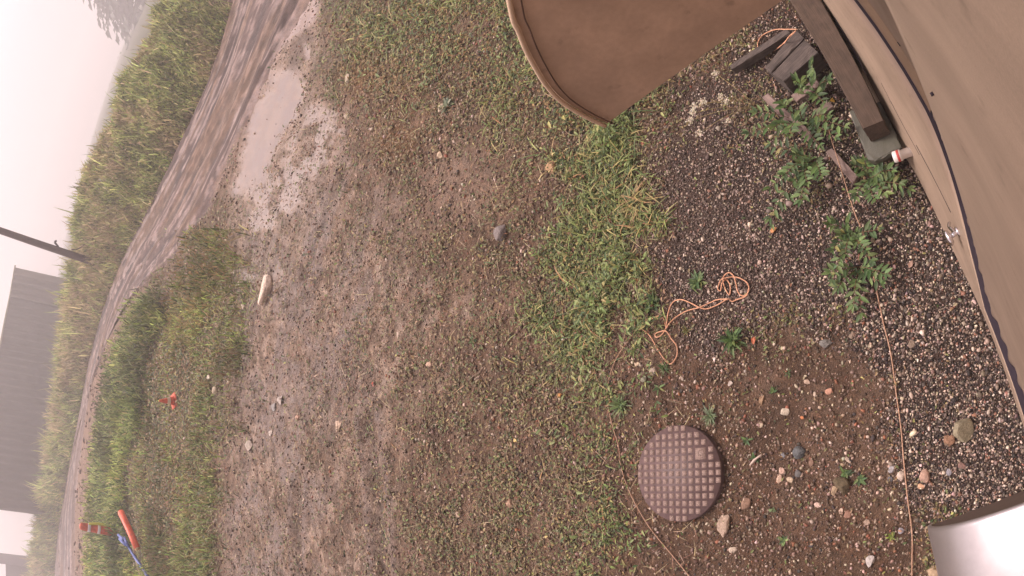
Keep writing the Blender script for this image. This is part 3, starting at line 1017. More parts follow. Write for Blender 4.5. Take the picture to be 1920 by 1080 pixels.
TAN, GREY, PALE, BRN, DRK = (0.36, 0.27, 0.2), (0.22, 0.2, 0.19), (0.52, 0.44, 0.36), (0.24, 0.15, 0.1), (0.07, 0.065, 0.065)
STONES = [
    (1806, 806, 46, 46, 60, (0.24, 0.21, 0.14), 'largest olive grey angular rock on the gravel near the wall', 0.7, 0.9, 'rock'),
    (1778, 827, 28, 24, 120, (0.25, 0.145, 0.09), 'rusty brown rock touching the big olive grey rock', 0.6, 0.8, 'rock'),
    (1734, 892, 28, 22, 80, (0.36, 0.235, 0.175), 'rounded tan stone with flat top beside the pale twine', 0.2, 0.8),
    (1727, 912, 15, 13, 0, (0.48, 0.29, 0.18), 'small peach stone just below the rounded tan stone', 0.2, 0.6),
    (1690, 892, 17, 19, 0, (0.44, 0.36, 0.29), 'pale round pebble touching the straight twine', 0.1, 0.6),
    (1671, 878, 13, 19, 10, (0.33, 0.31, 0.31), 'dark and white pebble left of the straight twine', 0.5, 0.6),
    (1669, 898, 11, 12, 0, (0.12, 0.115, 0.12), 'little slate grey pebble below the dark and white pebble', 0.1, 0.5),
    (1779, 885, 12, 15, 0, (0.25, 0.24, 0.26), 'smooth blue grey pebble lying on gravel below the rocks', 0.1, 0.5),
    (1803, 873, 17, 16, 0, (0.18, 0.11, 0.09), 'maroon brown stone half sunk in the gravel', 0.2, 0.5),
    (1752, 1073, 30, 24, 0, (0.34, 0.25, 0.16), 'tan stone at the foot of the white curved hood', 0.2, 0.7),
    (1500, 848, 25, 25, 70, (0.10, 0.105, 0.105), 'dark round cobble streaked with paler grey bands', 0.1, 0.75, 'cobble'),
    (1521, 868, 11, 15, 0, (0.22, 0.14, 0.10), 'thumb sized brown pebble below the streaked cobble', 0.1, 0.6),
    (1497, 888, 14, 16, 30, (0.12, 0.115, 0.11), 'smooth charcoal pebble below the streaked cobble', 0.1, 0.6),
    (1467, 881, 17, 15, 60, (0.52, 0.36, 0.28), 'pink and cream stone left of the charcoal pebble', 0.6, 0.7),
    (1461, 898, 18, 11, 105, (0.46, 0.33, 0.24), 'narrow buff stone under the pink and cream stone', 0.6, 0.6),
    (1481, 899, 14, 12, 0, (0.42, 0.33, 0.23), 'squarish buff stone right of the narrow buff stone', 0.5, 0.6),
    (1469, 853, 9, 12, 0, (0.21, 0.21, 0.22), 'small grey chip left of the streaked cobble', 0.5, 0.5),
    (1580, 912, 42, 36, 35, (0.11, 0.085, 0.05), 'jagged dark rock chunk with small weeds around it', 0.9, 0.9, 'rock'),
    (1565, 918, 12, 24, 25, (0.3, 0.22, 0.14), 'wedge of tan stone leaning on the jagged dark rock', 0.8, 0.8),
    (1399, 945, 25, 19, 120, (0.20, 0.125, 0.085), 'smooth brown rounded stone between lid and pale wedge rock', 0.1, 0.6),
    (1357, 985, 46, 25, 100, (0.34, 0.255, 0.19), 'long beige wedge shaped rock below the manhole lid', 0.4, 0.6, 'rock'),
    (1374, 1031, 17, 12, -15, (0.40, 0.325, 0.25), 'beige oval stone near the lower edge below the wedge rock', 0.2, 0.6),
    (1472, 773, 20, 17, -40, (0.40, 0.34, 0.26), 'pale grey flat stone above the ring shaped pebble', 0.5, 0.5),
    (1427, 796, 12, 12, 0, (0.38, 0.31, 0.22), 'round tan pebble beside a sprig right of the lid', 0.1, 0.5),
    (1532, 947, 13, 10, 20, (0.52, 0.38, 0.31), 'pinkish white pebble below the jagged dark rock', 0.3, 0.6),
    (1590, 964, 16, 16, 0, (0.23, 0.13, 0.09), 'reddish brown stone below the jagged dark rock', 0.2, 0.6),
    (1577, 957, 9, 14, 20, (0.50, 0.37, 0.28), 'cream sliver beside the reddish brown stone', 0.6, 0.5),
    (1625, 979, 15, 12, 20, (0.30, 0.22, 0.165), 'dull tan pebble halfway to the twine in the lower dirt', 0.2, 0.5),
    (1690, 995, 12, 14, 20, (0.30, 0.28, 0.30), 'blue grey pebble left of the twine low in the picture', 0.1, 0.6),
    (1632, 1053, 20, 26, 15, (0.36, 0.33, 0.30), 'whitish jagged stone near the lower edge', 0.8, 0.7),
    (1589, 863, 17, 9, 40, (0.46, 0.36, 0.28), 'pale pointed chip above the jagged dark rock', 0.7, 0.5),
    (1225, 697, 14, 15, 0, (0.36, 0.29, 0.23), 'beige grey stone beside the rope loop above the lid', 0.3, 0.6),
    (1208, 711, 14, 11, -45, (0.22, 0.21, 0.15), 'olive pebble below the beige grey stone', 0.1, 0.6),
    (1195, 683, 10, 9, 0, (0.5, 0.38, 0.26), 'small cream stone left of the rope loop end', 0.4, 0.6),
    (1370, 718, 10, 13, 10, (0.40, 0.34, 0.29), 'pale grey stone in bare dirt above the lid', 0.4, 0.6),
    (1429, 750, 12, 20, 10, (0.30, 0.20, 0.12), 'ochre and dark stone under a leafy rosette', 0.5, 0.6),
    (1513, 716, 14, 11, 20, (0.37, 0.27, 0.20), 'pinkish buff stone above the dirt hollow', 0.4, 0.5),
    (1555, 733, 16, 15, -30, (0.40, 0.22, 0.15), 'brick pink flat stone at the dirt edge', 0.6, 0.5),
    (1550, 643, 27, 20, 10, (0.15, 0.14, 0.125), 'dark grey blocky stone where gravel meets dirt', 0.4, 0.7),
    (1597, 630, 12, 18, 10, (0.22, 0.165, 0.12), 'brown upright chip right of the dark grey blocky stone', 0.5, 0.7),
    (1710, 645, 14, 18, 20, (0.2, 0.15, 0.11), 'brown triangular stone on the gravel right of the twine', 0.6, 0.5),
    (1550, 607, 12, 9, 0, (0.3, 0.2, 0.15), 'small brick coloured chip in the gravel', 0.6, 0.5),
    (500, 546, 22, 60, 5, (0.62, 0.50, 0.40), 'big long cream stone lying in the grey mud', 0.4, 0.45, 'rock'),
    (406, 735, 12, 22, 8, (0.50, 0.42, 0.30), 'cream stone by the weeds right of the traffic cone', 0.4, 0.6),
    (394, 707, 10, 13, 0, (0.58, 0.50, 0.38), 'small cream stone above the one by the traffic cone', 0.4, 0.6),
    (636, 798, 9, 24, 0, (0.50, 0.37, 0.27), 'narrow tan stone standing out in the brown mud', 0.4, 0.6),
    (527, 750, 14, 18, 10, (0.36, 0.31, 0.27), 'grey stone in the mud beside a greyer twin', 0.4, 0.5),
    (514, 762, 9, 18, 10, (0.28, 0.265, 0.25), 'bluish grey flat stone left of its paler twin', 0.4, 0.5),
    (807, 683, 15, 12, 0, (0.42, 0.29, 0.21), 'tan rounded stone in brown mud at picture centre', 0.2, 0.7),
    (940, 436, 24, 34, 35, (0.17, 0.145, 0.135), 'dark grey slab of rock beside a hollow left of the grass', 0.8, 0.6, 'rock'),
    (1038, 316, 24, 18, -20, (0.36, 0.23, 0.125), 'orange brown rock near the tip of the tan canopy', 0.7, 0.7, 'rock'),
    (830, 203, 14, 15, 0, (0.48, 0.38, 0.28), 'cream stone by a grey leafed sprig under the upper weeds', 0.4, 0.6),
    (824, 291, 10, 14, 10, (0.50, 0.39, 0.27), 'cream stone in mud below the sprig stone', 0.4, 0.6),
    (469, 837, 12, 24, 8, (0.40, 0.34, 0.28), 'pale grey long stone in the mud low on the left', 0.4, 0.5),
    (455, 574, 9, 10, 0, (0.56, 0.48, 0.38), 'small white stone left of the big long cream stone', 0.4, 0.6),
    (448, 534, 9, 10, 0, (0.50, 0.42, 0.34), 'small pale stone up left of the big long cream stone', 0.4, 0.6),
    (748, 627, 7, 18, 0, (0.42, 0.33, 0.26), 'slim pale stone in mud left of picture centre', 0.4, 0.5),
    (652, 216, 9, 14, 15, (0.44, 0.36, 0.27), 'cream pebble among rusty weeds', 0.4, 0.6),
    (654, 148, 9, 16, 10, (0.46, 0.38, 0.28), 'cream pebble at the mud edge near the top', 0.4, 0.6),
    (560, 784, 9, 13, 0, (0.42, 0.27, 0.2), 'pinkish stone in mud right of the grey pair', 0.4, 0.5),
    (508, 812, 8, 12, 0, (0.46, 0.40, 0.34), 'pale stone in mud below the grey pair', 0.4, 0.5),
    (1088, 712, 12, 20, 15, (0.40, 0.29, 0.2), 'tan stone half hidden in the grass strip', 0.4, 0.5),
    (860, 965, 12, 12, 0, (0.36, 0.27, 0.2), 'round tan stone among weeds at the lower middle', 0.2, 0.5),
    (955, 943, 16, 22, 20, (0.34, 0.22, 0.15), 'crumbly tan clod stone left of the thin cord', 0.6, 0.5),
]
for s in STONES:
    px_, py_, lx_, ly_, an_, co_, la_, ag_, tl_ = s[:9]
    nm_ = s[9] if len(s) > 9 else ('pebble' if 'pebble' in la_ else 'stone')
    stone(px_, py_, lx_, ly_, an_, co_, la_, ag_, tl_, nm_, nm_)

# ------------------------------------------------------------------ manhole lid
M_LID = mat_simple('purple_brown_plastic', (0.105, 0.064, 0.060), 0.55, 0.2, 20, bump=0.15, bscale=200)
M_LIDSTUD = mat_simple('worn_stud', (0.23, 0.16, 0.13), 0.65, 0.4, 200, detail=3)
mc = g1(1271, 888, 0.045)
ax = gp([(1345, 886)], 0.045)[0] - gp([(1197, 890)], 0.045)[0]
RL = 0.5 * math.dist(g1(1272, 797, 0.045), g1(1269, 980, 0.045)) * 0.99
lid = empty('manhole_lid', (mc[0], mc[1], 0))
lid.rotation_euler = (0, 0, math.atan2(ax[1], ax[0]))
tag(lid, 'round purple brown manhole lid with raised squares in the bare dirt', 'manhole lid')
V, F = lathe([(RL * 0.97, -0.05), (RL, 0.0), (RL, 0.037), (RL * 0.992, 0.045)], 72)
mk('disc', V, F, M_LID, parent=lid)
st, pitch = [], 2 * RL / 12.9
bmv = []


def frustum(cx, cy, w, z0, z1, tp=0.82):
    a = w / 2
    b = a * tp
    v = np.array([(cx - a, cy - a, z0), (cx + a, cy - a, z0), (cx + a, cy + a, z0), (cx - a, cy + a, z0), (cx - b, cy - b, z1), (cx + b, cy - b, z1), (cx + b, cy + b, z1), (cx - b, cy + b, z1)])
    f = np.array([[0, 1, 5, 4], [1, 2, 6, 5], [2, 3, 7, 6], [3, 0, 4, 7], [4, 5, 6, 7]])
    return v, [f]


badge = (pitch * 3.5, pitch * 2.5)
for i in range(-6, 7):
    for j in range(-6, 7):
        cx, cy = i * pitch, j * pitch
        if math.hypot(abs(cx) + pitch * 0.28, abs(cy) + pitch * 0.28) > RL * 1.0:
            continue
        if abs(cx - badge[0]) < pitch * 0.9 and abs(cy - badge[1]) < pitch * 0.9:
            continue
        st.append(frustum(cx, cy, pitch * 0.70, 0.044, 0.0475, 0.94))
V, F = join(st)
mk('tread_studs', V, F, M_LIDSTUD, parent=lid)
b = [frustum(badge[0], badge[1], pitch * 1.55, 0.044, 0.049, 0.95)]
for q in range(7):
    t = q / 6 * 5
    b.append(tube([(badge[0] + pitch * 0.5 * math.cos(t + k) * (1 - q * 0.1), badge[1] + pitch * 0.5 * math.sin(t + k) * (1 - q * 0.1), 0.0495) for k in (0, 0.35, 0.7)], 0.0022, 5))
V, F = join(b)
mk('badge', V, F, M_LIDSTUD, parent=lid)

# ------------------------------------------------------------------ tan building
BASE_PX = [(1544, 33), (1583, 94), (1628, 169), (1683, 272), (1721, 330), (1773, 438), (1796, 486), (1840, 580), (1855, 615), (1895, 725), (1917, 790)]
bp_ = gp(BASE_PX)[:, :2]
kx, kc = np.polyfit(bp_[:, 0], bp_[:, 1], 1)
WD = np.array([1, kx, 0]) / math.hypot(1, kx)         # along the wall
WN = np.array([-WD[1], WD[0], 0])                      # out of the wall
WOFF = float(WN @ np.array([0, kc, 0]))                # the base line is n.P = WOFF


def wp(s, n, z):
    """point s metres along the wall, n metres out from its foot line, at height z"""
    return WD * s + WN * (WOFF + n) + np.array([0, 0, z])


def to_sn(p):
    return float(WD @ p), float(WN @ p - WOFF)


LAP_H = 0.95
LAP_PX = [(1640, 55), (1696, 141), (1737, 213), (1758, 262), (1782, 330), (1798, 386), (1818, 469), (1832, 524), (1844, 577)]
lap = np.array([to_sn(p) for p in gp(LAP_PX, LAP_H)])
basesn = np.array([to_sn(p) for p in gp(BASE_PX)])
bo = np.argsort(basesn[:, 0])
basesn = basesn[bo]
lo_ = np.argsort(lap[:, 0])
lap = lap[lo_]


def base_n(s):
    return np.interp(s, basesn[:, 0], basesn[:, 1])


_sl = (lap[-1, 1] - lap[-3, 1]) / (lap[-1, 0] - lap[-3, 0])


def lap_n(s):
    s = np.asarray(s, float)
    r = np.interp(s, lap[:, 0], lap[:, 1])
    return np.maximum(r, -0.30)


M_TAN = None
M_TAN2 = None
M_GAP = mat_simple('dark_gap', (0.02, 0.013, 0.02), 0.9, 0.1)
M_FLASH = mat_simple('brown_flashing', (0.23, 0.16, 0.105), 0.45, 0.08, 4)


def mat_painted(name, col, ang, rough=0.5):
    """painted sheet with faint rolling lines along the wall, grime and scuffs"""
    m = bpy.data.materials.new(name)
    nt, b = nodes_of(m)
    L = nt.links
    tc = nt.nodes.new('ShaderNodeTexCoord')
    mp = nt.nodes.new('ShaderNodeMapping')
    mp.inputs['Rotation'].default_value = (0, 0, -ang)
    L.new(tc.outputs['Object'], mp.inputs['Vector'])
    st = nt.nodes.new('ShaderNodeMapping')
    st.inputs['Scale'].default_value = (0.12, 1, 1)
    L.new(mp.outputs[0], st.inputs['Vector'])
    out = None
    for src, sc_, dt, lo, hi, c0, c1 in ((st, 9, 5, 0.3, 0.7, 0.86, 1.07), (st, 60, 3, 0.35, 0.65, 0.95, 1.04), (mp, 3.2, 6, 0.35, 0.7, 0.9, 1.05), (mp, 420, 2, 0.3, 0.7, 0.93, 1.06), (mp, 22, 8, 0.62, 0.74, 1.0, 0.72)):
        n = nt.nodes.new('ShaderNodeTexNoise')
        n.inputs['Scale'].default_value = sc_
        n.inputs['Detail'].default_value = dt
        L.new(src.outputs[0], n.inputs['Vector'])
        mr = nt.nodes.new('ShaderNodeMapRange')
        for k_, v_ in (('From Min', lo), ('From Max', hi), ('To Min', c0), ('To Max', c1)):
            mr.inputs[k_].default_value = v_
        L.new(n.outputs['Fac'], mr.inputs['Value'])
        if out is None:
            out = mr.outputs[0]
        else:
            mm = nt.nodes.new('ShaderNodeMath')
            mm.operation = 'MULTIPLY'
            L.new(out, mm.inputs[0])
            L.new(mr.outputs[0], mm.inputs[1])
            out = mm.outputs[0]
    sc_ = nt.nodes.new('ShaderNodeVectorMath')
    sc_.operation = 'SCALE'
    sc_.inputs[0].default_value = col
    L.new(out, sc_.inputs['Scale'])
    L.new(sc_.outputs[0], b.inputs['Base Color'])
    b.inputs['Roughness'].default_value = rough
    b.inputs['Specular IOR Level'].default_value = 0.4
    bp = nt.nodes.new('ShaderNodeBump')
    bp.inputs['Strength'].default_value = 0.12
    bp.inputs['Distance'].default_value = 0.004
    L.new(out, bp.inputs['Height'])
    L.new(bp.outputs[0], b.inputs['Normal'])
    return m


_wa = math.atan2(WD[1], WD[0])
M_TAN = mat_painted('tan_painted_metal', (0.272, 0.205, 0.153), _wa)
M_TAN2 = mat_painted('tan_skirt_panel', (0.345, 0.258, 0.188), _wa, 0.55)
house = empty('tan_building', tuple(wp(2, -0.3, 0)))
tag(house, 'tan metal clad building wall with a paler skirt panel along the gravel', 'building')
HM = house.matrix_world.copy()
HL = np.array(house.location)
SS = np.concatenate([np.linspace(-2.2, 3.4, 141), np.linspace(3.6, 9, 28)])


def strip(rows):
    rows = [np.asarray(r) for r in rows]
    V = np.concatenate(rows) - HL
    n = len(rows[0])
    i = np.arange(len(V)).reshape(len(rows), n)
    return V, np.stack([i[:-1, :-1].ravel(), i[:-1, 1:].ravel(), i[1:, 1:].ravel(), i[1:, :-1].ravel()], 1)


def row(fn, z):
    return np.array([WD * s + WN * (WOFF + fn(s)) + np.array([0, 0, z(s) if callable(z) else z]) for s in SS])


# skirt panel: from a dark foot up to the lap, with its own thickness
rows = [row(lambda s: base_n(s) - 0.02, 0.03), row(lambda s: base_n(s) + 0.004, 0.03), row(lambda s: base_n(s) + 0.004, 0.06)]
for t in (0.2, 0.4, 0.6, 0.8, 1.0):
    rows.append(row(lambda s: base_n(s) * (1 - t) + lap_n(s) * t, 0.06 + (LAP_H - 0.06) * t))
rows.append(row(lambda s: lap_n(s) - 0.10, LAP_H + 0.004))
V, F = strip(rows)
mk('skirt_panel', V, F, M_TAN2, parent=house, smooth=False)
V, F = strip([row(lambda s: base_n(s) - 0.03, -0.15), row(lambda s: base_n(s) - 0.03, 0.05)])
mk('foundation', V, F, mat_simple('dark_foundation', (0.035, 0.03, 0.028), 0.9), parent=house)
# open seam between the skirt and the cladding: a ledge coloured near-black for the shade in the gap
kink_s = to_sn(g1(1745, 214, LAP_H))[0]


def clad_n(s):
    """face of the cladding: set back a little more behind the flashing"""
    k = float(np.clip((s - kink_s) / 0.05, 0, 1))
    return float(lap_n(s)) - 0.024 - 0.020 * k


V, F = strip([row(lambda s: lap_n(s) - 0.003, LAP_H - 0.004), row(lambda s: lap_n(s) - 0.003, LAP_H + 0.008), row(lambda s: lap_n(s) - 0.10, LAP_H + 0.008)])
mk('open_seam', V, F, M_GAP, parent=house)
# wavy lower edge of the cladding, then the wall above


def wave(s):
    return (0.006 * math.sin(s * 2 * math.pi / 0.086) + 0.003 * math.sin(s * 31 + 1.3) * math.sin(s * 7.7)) * (s < kink_s + 0.03)


def edge_z(s):
    return LAP_H + 0.020 + 0.004 * math.sin(s * 2 * math.pi / 0.19)


SS_old = SS
SS = np.concatenate([np.linspace(-2.2, 3.4, 561), np.linspace(3.6, 9, 28)])
rows = [row(lambda s: clad_n(s) - 0.02 + wave(s), edge_z), row(lambda s: clad_n(s) + wave(s), edge_z), row(lambda s: clad_n(s) - 0.001 + wave(s) * 0.6, lambda s: edge_z(s) + 0.02)]
for z, w in ((LAP_H + 0.12, 0.15), (LAP_H + 0.3, 0), (2.2, 0), (3.2, 0), (4.3, 0)):
    rows.append(row(lambda s: clad_n(s) + wave(s) * w + 0.0012 * math.sin(s * 40) * (w == 0), z))
rows.append(row(lambda s: -2.5, 4.6))
V, F = strip(rows)
mk('wall_cladding', V, F, M_TAN, parent=house, smooth=True)
SS = SS_old
# flashing strip sloping out over the seam, ending in a torn corner
fs = SS[SS >= kink_s]
fs = np.r_[kink_s, fs]


def frow(dn, z, lead=0.0):
    out = []
    for i, s in enumerate(fs):
        s2 = s + (lead if i == 0 else 0)
        out.append(WD * s2 + WN * (WOFF + float(lap_n(s2)) + dn) + np.array([0, 0, z]))
    return np.array(out)


V, F = strip([frow(-0.020, LAP_H + 0.014, 0.0), frow(-0.016, LAP_H + 0.014, 0.0), frow(-0.017, LAP_H + 0.022, 0.0), frow(-0.039, LAP_H + 0.085, -0.02), frow(-0.042, LAP_H + 0.09, -0.045), frow(-0.0435, LAP_H + 0.12, -0.05)])
mk('flashing', V, F, M_FLASH, parent=house)


# scratches and slots in the paint: thin raised seams following the skirt
def on_skirt(x, y):
    """hit the skirt: march along the ray"""
    r = rays([(x, y)])[0]
    o = np.array([0, 0, CAM_H])
    best = None
    for t in np.linspace(0.5, 3.6, 1500):
        p = o + r * t
        s, n_ = to_sn(p)
        z = min(max(p[2], 0.06), LAP_H)
        k = (z - 0.06) / (LAP_H - 0.06)
        if n_ <= base_n(s) * (1 - k) + lap_n(s) * k:
            return p
    return o + r * 3


def on_clad(x, y):
    r = rays([(x, y)])[0]
    o = np.array([0, 0, CAM_H])
    for t in np.linspace(0.02, 3.0, 2500):
        p = o + r * t
        s, n_ = to_sn(p)
        if n_ <= clad_n(s) + 0.002:
            return p
    return o + r * 2


for pts, rad in (([(1565, 33), (1600, 92), (1640, 170), (1683, 252)], 0.0022), ([(1652, 155), (1690, 228), (1724, 290)], 0.0016), ([(1718, 272), (1750, 332), (1783, 398)], 0.0024)):
    P = np.array([on_skirt(*p) for p in spline(pts, 6)]) - HL
    V, F = tube(P, rad, 5)
    mk('seam', V, F, M_GAP, parent=house)
for pts in ([(1683, 79), (1688, 86)], [(1747, 172), (1751, 179)]):
    P = np.array([on_clad(*p) + WN * 0.001 for p in pts]) - HL
    V, F = tube(np.array([P[0], P[0] * 0.5 + P[1] * 0.5, P[1]]), 0.0022, 5)
    mk('slot', V, F, M_GAP, parent=house)

# ------------------------------------------------------------------ tan canopy above the far door, seen from its end
M_CAN = mat_painted('canopy_panel_shade', (0.40, 0.28, 0.195), math.atan2(WD[1], WD[0]), 0.6)  # shade on the end panel put into a browner tone
M_HEM = mat_simple('canopy_hem_lit', (0.50, 0.37, 0.26), 0.5, 0.06, 10)  # sky light on hem and top sheet put into a lighter tone
cs = 1.05


def on_plane_s(x, y, s):
    r = rays([(x, y)])[0]
    t = s / (r @ WD)
    p = r * t + [0, 0, CAM_H]
    return to_sn(p)[1], p[2]


arc = [on_plane_s(x, y, cs) for x, y in [(1140, 238), (1100, 219), (1060, 194), (1032, 165), (1010, 130), (992, 95), (979, 62), (967, 32)]]
zb = arc[0][1]
arc += [(arc[-1][0] - 0.08, arc[-1][1] + 0.09), (arc[-1][0] - 0.20, arc[-1][1] + 0.17), (arc[-1][0] - 0.38, arc[-1][1] + 0.22), (-0.02, arc[-1][1] + 0.25)]
arc = spline(arc, 5)
can = empty('door_canopy', tuple(wp(cs, 0, zb)))
tag(can, 'curved tan metal door canopy with a lighter rolled hem, seen end on', 'canopy')
CL = np.array(can.location)
n_ = len(arc)
# end panel (closed outline, 6 mm thick)
out2 = list(arc) + [(-0.02, zb)]
for nm, s0, s1 in (('end_panel', cs + 0.012, cs + 0.018), ('far_end_panel', cs + 1.30, cs + 1.306)):
    k = len(out2)
    V = np.array([wp(s0, a, b) for a, b in out2] + [wp(s1, a, b) for a, b in out2]) - CL
    F4 = np.array([[i, (i + 1) % k, k + (i + 1) % k, k + i] for i in range(k)])
    bm = bmesh.new()
    vs = [bm.verts.new(v) for v in V]
    bm.faces.new(vs[:k][::-1])
    bm.faces.new(vs[k:])
    for f in F4:
        bm.faces.new([vs[i] for i in f])
    from_bm(nm, bm, M_CAN, can)
V, F = strip([np.array([wp(s, a + off * 0.8, b + off) for a, b in arc]) for s, off in ((cs + 0.02, -0.004), (cs + 0.02, 0.006), (cs + 1.31, 0.006), (cs + 1.31, 0.002))])
V = V + HL - CL
mk('top_sheet', V, F, M_HEM, parent=can, smooth=True)
hem = np.array([wp(cs + 0.004, a + 0.004, b + 0.006) for a, b in arc]) - CL
V, F = tube(hem, 0.0065, 10)
mk('hem', V, F, M_HEM, parent=can, smooth=True)
bead = np.array([wp(cs + 0.002, a - 0.017, b - 0.008) for a, b in arc]) - CL
V, F = tube(bead, 0.0022, 6)
mk('bead', V, F, mat_simple('dark_bead', (0.10, 0.055, 0.035), 0.6), parent=can)

# ------------------------------------------------------------------ white curved hood on the wall below the camera
M_WHITE = mat_simple('white_enamel', (0.47, 0.445, 0.445), 0.36, 0.05, 30, bump=0.02, bscale=300, metal=0.85)
M_HEND_SHADE = mat_simple('hood_end_shade', (0.115, 0.085, 0.07), 0.6, 0.08, 30)  # shade on the hood's end put into a dark base colour
zr = 1.25                                            # metres below the camera
r_ = rays([(1745, 985)])[0]
tip = r_ * (zr / -r_[2])
hs0 = float(WD @ tip)
hn0 = float(WN @ tip) - WOFF
hz = CAM_H - zr
hood = empty('wall_hood', tuple(wp(hs0, 0, hz)))
tag(hood, 'white curved metal hood with a shade-darkened end fixed low on the tan wall', 'hood')
OL = np.array(hood.location)
prof = []
hw, hh = hn0 + 0.06, zr * 0.165
for a in np.linspace(0, math.pi / 2, 14):
    prof.append((-0.06 + hw * math.cos(a) ** 0.75, hz + hh * math.sin(a)))
prof = [(hn0 - 0.004, hz), *prof[1:]]
out2 = prof + [(-0.06, hz)]
k = len(out2)
bm = bmesh.new()
vs = [bm.verts.new(Vector(wp(hs0, a, b) - OL)) for a, b in out2]
ve = [bm.verts.new(Vector(wp(hs0 - 0.004, a, b) - OL)) for a, b in out2]
bm.faces.new(vs)
bm.faces.new(ve[::-1])
for i in range(k):
    bm.faces.new([vs[i], vs[(i + 1) % k], ve[(i + 1) % k], ve[i]])
from_bm('end_plate', bm, M_HEND_SHADE, hood)
rows = []
for s, o in ((hs0 + 0.003, -0.003), (hs0 + 0.003, 0.004), (hs0 - 0.006, 0.005), (hs0 - 0.9, 0.005), (hs0 - 0.9, -0.003)):
    rows.append(np.array([wp(s, a + o, b + o * 0.7) for a, b in prof]))
V, F = strip(rows)
mk('shell', V + HL - OL, F, M_WHITE, parent=hood, smooth=True)

# ------------------------------------------------------------------ chrome tap, white pipe cap
M_CHROME = mat_simple('chrome', (0.75, 0.73, 0.75), 0.12, 0.02, 5, metal=1.0)
tp = on_skirt(1797, 434)
tap = empty('outdoor_tap', tuple(tp))
tag(tap, 'chrome outdoor tap with a round knob on the tan skirt panel', 'tap')
TL = np.array(tap.location)
ko = WN * 0.115 + np.array([0, 0, 0.0])
kn = g1(1779, 446, tp[2]) - tp
kn_d = kn / np.linalg.norm(kn)
kdist = np.linalg.norm(kn)
fr = np.stack([np.cross(kn_d, [0, 0, 1]), np.array([0, 0, 1.0]), kn_d])
V, F = tube([-kn_d * 0.02, kn_d * kdist * 0.5, kn_d * kdist * 0.9], [0.012, 0.012, 0.009], 12)
mk('stem', V, F, M_CHROME, parent=tap, smooth=True)
V, F = lathe([(0.004, -0.014), (0.028, -0.013), (0.038, -0.005), (0.038, 0.006), (0.026, 0.014), (0.004, 0.016)], 20)
mk('knob', V @ fr + kn_d * kdist, F, M_CHROME, parent=tap, smooth=True)
V, F = lathe([(0.016, -0.006), (0.026, 0.0), (0.024, 0.008), (0.014, 0.011)], 20)
mk('flange', V @ fr, F, M_CHROME, parent=tap, smooth=True)
sp = on_skirt(1790, 420) - tp
V, F = tube(spline([kn_d * kdist * 0.35, kn_d * kdist * 0.4 + sp * 0.6, sp * 1.1 + kn_d * 0.03, sp * 1.5 + kn_d * 0.02], 5), [0.010] * 8 + [0.008] * 8, 10)
mk('spout', V, F, M_CHROME, parent=tap, smooth=True)

cp = g1(1690, 290, 0.22)
cap = empty('pipe_end_cap', tuple(cp))
tag(cap, 'short white pipe end with a red mark poking out under the tan wall', 'pipe end')
cdir = (g1(1676, 294, 0.22) - g1(1702, 285, 0.22))
cdir /= np.linalg.norm(cdir)
fr = np.stack([np.cross(cdir, [0, 0, 1.0]), np.array([0, 0, 1.0]), cdir])
V, F = lathe([(0.026, -0.10), (0.026, 0.0), (0.032, 0.0), (0.032, 0.042), (0.027, 0.048)], 20)
mk('pipe', V @ fr, F, mat_simple('white_plastic', (0.72, 0.66, 0.62), 0.4, 0.05), parent=cap, smooth=False)
V, F = lathe([(0.0325, 0.010), (0.0332, 0.012), (0.0332, 0.022), (0.0325, 0.024)], 20)
mk('band', V @ fr, F, mat_simple('red_print', (0.45, 0.06, 0.05), 0.5), parent=cap)


# ------------------------------------------------------------------ timber by the wall
def slab(name, px, ztop, thick, mat, label, cat, grooves=0, parent=None):
    """a board or beam: its top outline in the photo at height ztop, sawn square, slightly worn corners"""
    T = gp(px, ztop)
    bm = bmesh.new()
    c = T.mean(0)
    v1 = [bm.verts.new(Vector(p - c)) for p in T]
    v0 = [bm.verts.new(Vector(p - c - np.array([0, 0, thick]))) for p in T]
    k = len(T)
    bm.faces.new(v1)
    bm.faces.new(v0[::-1])
    for i in range(k):
        bm.faces.new([v1[i], v1[(i + 1) % k], v0[(i + 1) % k], v0[i]])
    bmesh.ops.recalc_face_normals(bm, faces=bm.faces)
    bmesh.ops.bevel(bm, geom=bm.edges[:], offset=min(0.006, thick * 0.2), segments=2, affect='EDGES', profile=0.6)
    bmesh.ops.subdivide_edges(bm, edges=[e for e in bm.edges if e.calc_length() > 0.12], cuts=5, use_grid_fill=True)
    rg = np.random.default_rng(int(px[0][0]))
    for v in bm.verts:
        v.co += Vector(rg.normal(0, 0.0016, 3))
    o = from_bm(name, bm, mat)
    o.location = c
    if label:
        tag(o, label, cat)
    return o


